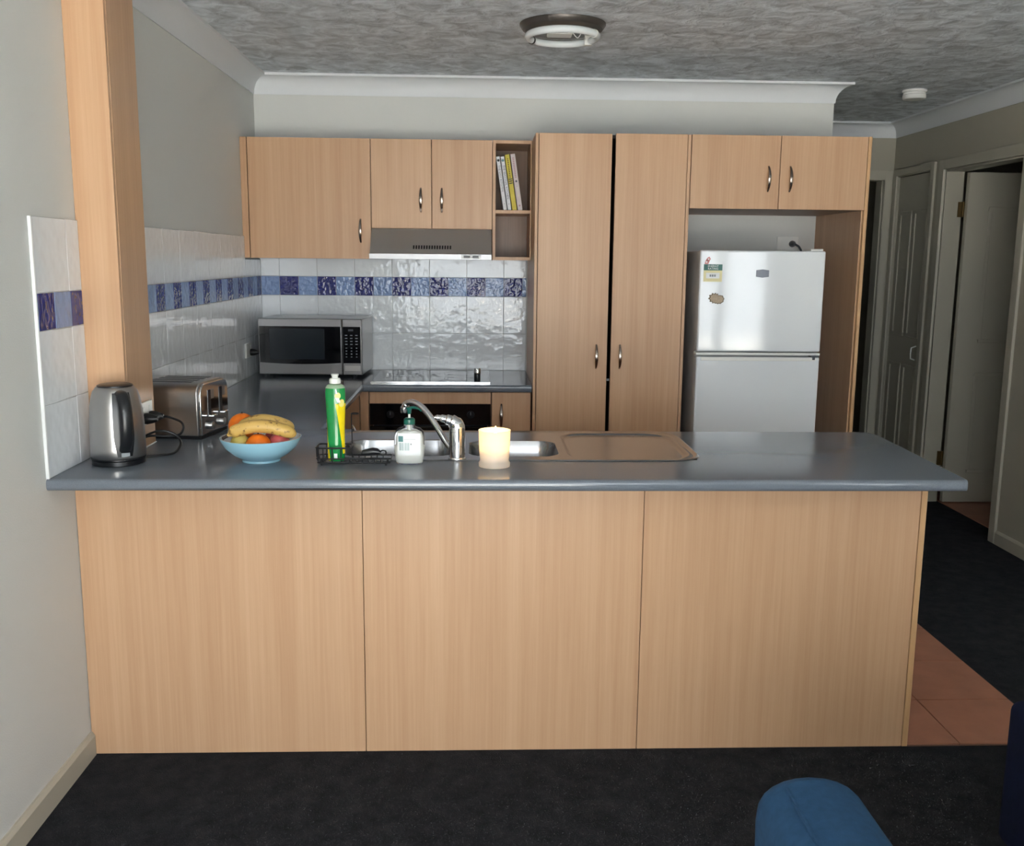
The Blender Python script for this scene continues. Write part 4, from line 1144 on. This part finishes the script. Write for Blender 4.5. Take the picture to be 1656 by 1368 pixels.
# angles: -90 faces the living room, 0 faces +X
obj('yellow_label', dpatch(lambda z: (-84+(0.17-z)*330 if z < 0.17 else -84, 10), 0.022, 0.172), 'dishyellow', db, smooth=True)
obj('yellow_edge', dpatch(lambda z: (-188, -172+44*(1-z/0.125)), 0.002, 0.125), 'dishyellow', db, smooth=True)
def ddisc(a, z, rad, m, nm, e=0.0009):
    bm = B(); ring = []
    c0 = None
    vs_ = []
    for k in range(18):
        t = 2*math.pi*k/18
        aa = R(a)+rad*math.cos(t)/dr_(z); zz = z+rad*1.15*math.sin(t); r_ = dr_(zz)+e
        vs_.append(bm.verts.new((DX+r_*math.cos(aa), DY+r_*DSY*math.sin(aa), DZ+zz)))
    bm.faces.new(vs_)
    obj(nm, bm, m, db)
ddisc(-70, 0.196, 0.0085, 'lemonprint', 'lemon_print'); ddisc(-46, 0.174, 0.0100, 'lemonprint', 'lemon_print', 0.0012)
obj('white_flash', dpatch(lambda z: (-84+max(0, (0.192-z))*900-2, -66+max(0, (0.192-z))*700), 0.176, 0.190, 0.0014, 6, 4), 'paperwhite', db)
obj('white_flash', dpatch(lambda z: (-82, -70-(z-0.20)*500), 0.202, 0.216, 0.0007, 6, 4), 'paperwhite', db)
obj('white_print', dpatch(lambda z: (-100, -78), 0.008, 0.024, 0.0007, 4, 4), 'paperwhite', db)
obj('cap', lathe(B(), [(0.0125, 0.2292), (0.0170, 0.2305), (0.0172, 0.240), (0.0150, 0.2445), (0.0095, 0.2455), (0.0090, 0.250), (0.0115, 0.2545), (0.0120, 0.2570), (0.010, 0.2580), (0.001, 0.2582)], (DX, DY, DZ), 28), 'softwhite', db, smooth=True)

# ------------------------------------------------------------------ ceiling fittings
LX, LY = 1.505, 1.275
cl = thing('circular_ceiling_light', 'round fluorescent ceiling light with a bare white ring tube', 'ceiling light', (LX, LY, ZC))
obj('base_plate', lathe(B(), [(0.172, 0), (0.172, -0.006), (0.160, -0.022), (0.150, -0.024), (0.002, -0.024)], (LX, LY, ZC-0.0005), 56), 'lampbase', cl, smooth=True)
obj('ring_tube', tube(B(), [(LX+0.138*math.cos(2*math.pi*k/56), LY+0.138*math.sin(2*math.pi*k/56), ZC-0.048) for k in range(56)], 0.0145, 14, closed=True), 'tube', cl, smooth=True)
for a in (150, 330):
    c_ = Vector((LX+0.138*math.cos(R(a)), LY+0.138*math.sin(R(a)), ZC-0.048)); tg = Vector((-math.sin(R(a)), math.cos(R(a)), 0))
    q = tg.to_track_quat('Z', 'Y').to_matrix().to_4x4()
    obj('tube_clip', lathe(B(), [(0.0150, -0.004), (0.0165, -0.004), (0.0165, 0.004), (0.0150, 0.004)], (0, 0, 0), 18, mtx=Matrix.Translation(c_) @ q), 'black' if a == 150 else 'plastic_white', cl)
obj('socket', bx(LX+0.095, LX+0.128, LY+0.062, LY+0.090, ZC-0.064, ZC-0.0255), 'plastic_white', cl, bevel=0.004)
obj('ballast', bx(LX-0.06, LX+0.04, LY-0.02, LY+0.05, ZC-0.042, ZC-0.0255), 'plastic_white', cl, bevel=0.004)
obj('wiring', tube(B(), spline([(LX+0.04, LY, ZC-0.03), (LX+0.06, LY-0.02, ZC-0.055), (LX+0.08, LY-0.04, ZC-0.03), (LX+0.10, LY+0.07, ZC-0.045)], 6), 0.002, 6), 'paperwhite', cl, smooth=True)
sd = thing('smoke_alarm', 'small round white smoke alarm on the hall ceiling', 'smoke alarm', (3.54, 2.62, ZC))
obj('base', lathe(B(), [(0.064, 0), (0.064, -0.010), (0.061, -0.012)], (3.54, 2.62, ZC-0.0005), 36), 'plastic_white', sd, smooth=True)
obj('cover', lathe(B(), [(0.058, -0.0125), (0.058, -0.024), (0.061, -0.026), (0.061, -0.042), (0.055, -0.048), (0.002, -0.050)], (3.54, 2.62, ZC-0.0005), 36), 'plastic_white', sd, smooth=True)

# ------------------------------------------------------------------ upholstered seats
def cushion(name, parent, x0, x1, y0, y1, z0, z1, m, r=0.05, seg=5):
    return obj(name, bx(x0, x1, y0, y1, z0, z1), m, parent, bevel=r, seg=seg)
ac = thing('blue_sofa', 'mid-blue fabric sofa with rounded arms facing the kitchen peninsula', 'sofa', (2.33, -1.6, 0.0))  # only one arm in view; width and back enlarged to shade the peninsula
def arm(x0, x1, parent):
    w = x1-x0; prof = []
    for k in range(13):
        t = math.pi*k/12
        prof.append(((x0+x1)/2+w/2*math.cos(t)*(1.0), 0.525+0.08*math.sin(t)**0.75))
    prof = [(x1-0.012, 0.08)]+prof+[(x0+0.012, 0.08)]
    o = obj('arm', prism(B(), prof, -1.98, -1.20, 'Y'), 'blue', parent, bevel=0.035, seg=5, smooth=True)
    for xx in (x0+0.045,):
        pts = [(xx, -1.95+0.05*k, 0.5965) for k in range(15)]
        obj('piping', tube(B(), pts, 0.004, 6), 'blue', o, smooth=True)
arm(1.672, 1.865, ac); arm(2.800, 2.993, ac)
cushion('seat', ac, 1.866, 2.332, -1.98, -1.215, 0.09, 0.41, 'blue', 0.04)
cushion('seat', ac, 2.333, 2.799, -1.98, -1.215, 0.09, 0.41, 'blue', 0.04)
cushion('backrest', ac, 1.672, 2.993, -2.15, -1.985, 0.09, 0.88, 'blue', 0.05)
for x in (1.71, 2.95):
    for yv in (-1.93, -1.27): obj('leg', lathe(B(), [(0.018, 0.0006), (0.024, 0.079)], (x, yv, 0), 14), 'black', ac, smooth=True)
sf = thing('navy_footstool', 'dark navy fabric footstool standing beside the terracotta floor edge', 'footstool', (2.86, -0.8, 0.0))
cushion('cushion', sf, 2.540, 3.18, -1.10, -0.50, 0.010, 0.405, 'navy', 0.03)
for x in (2.60, 3.12):
    for yv in (-1.04, -0.56): obj('glide', lathe(B(), [(0.018, 0.0006), (0.020, 0.0095)], (x, yv, 0), 14), 'black', sf, smooth=True)
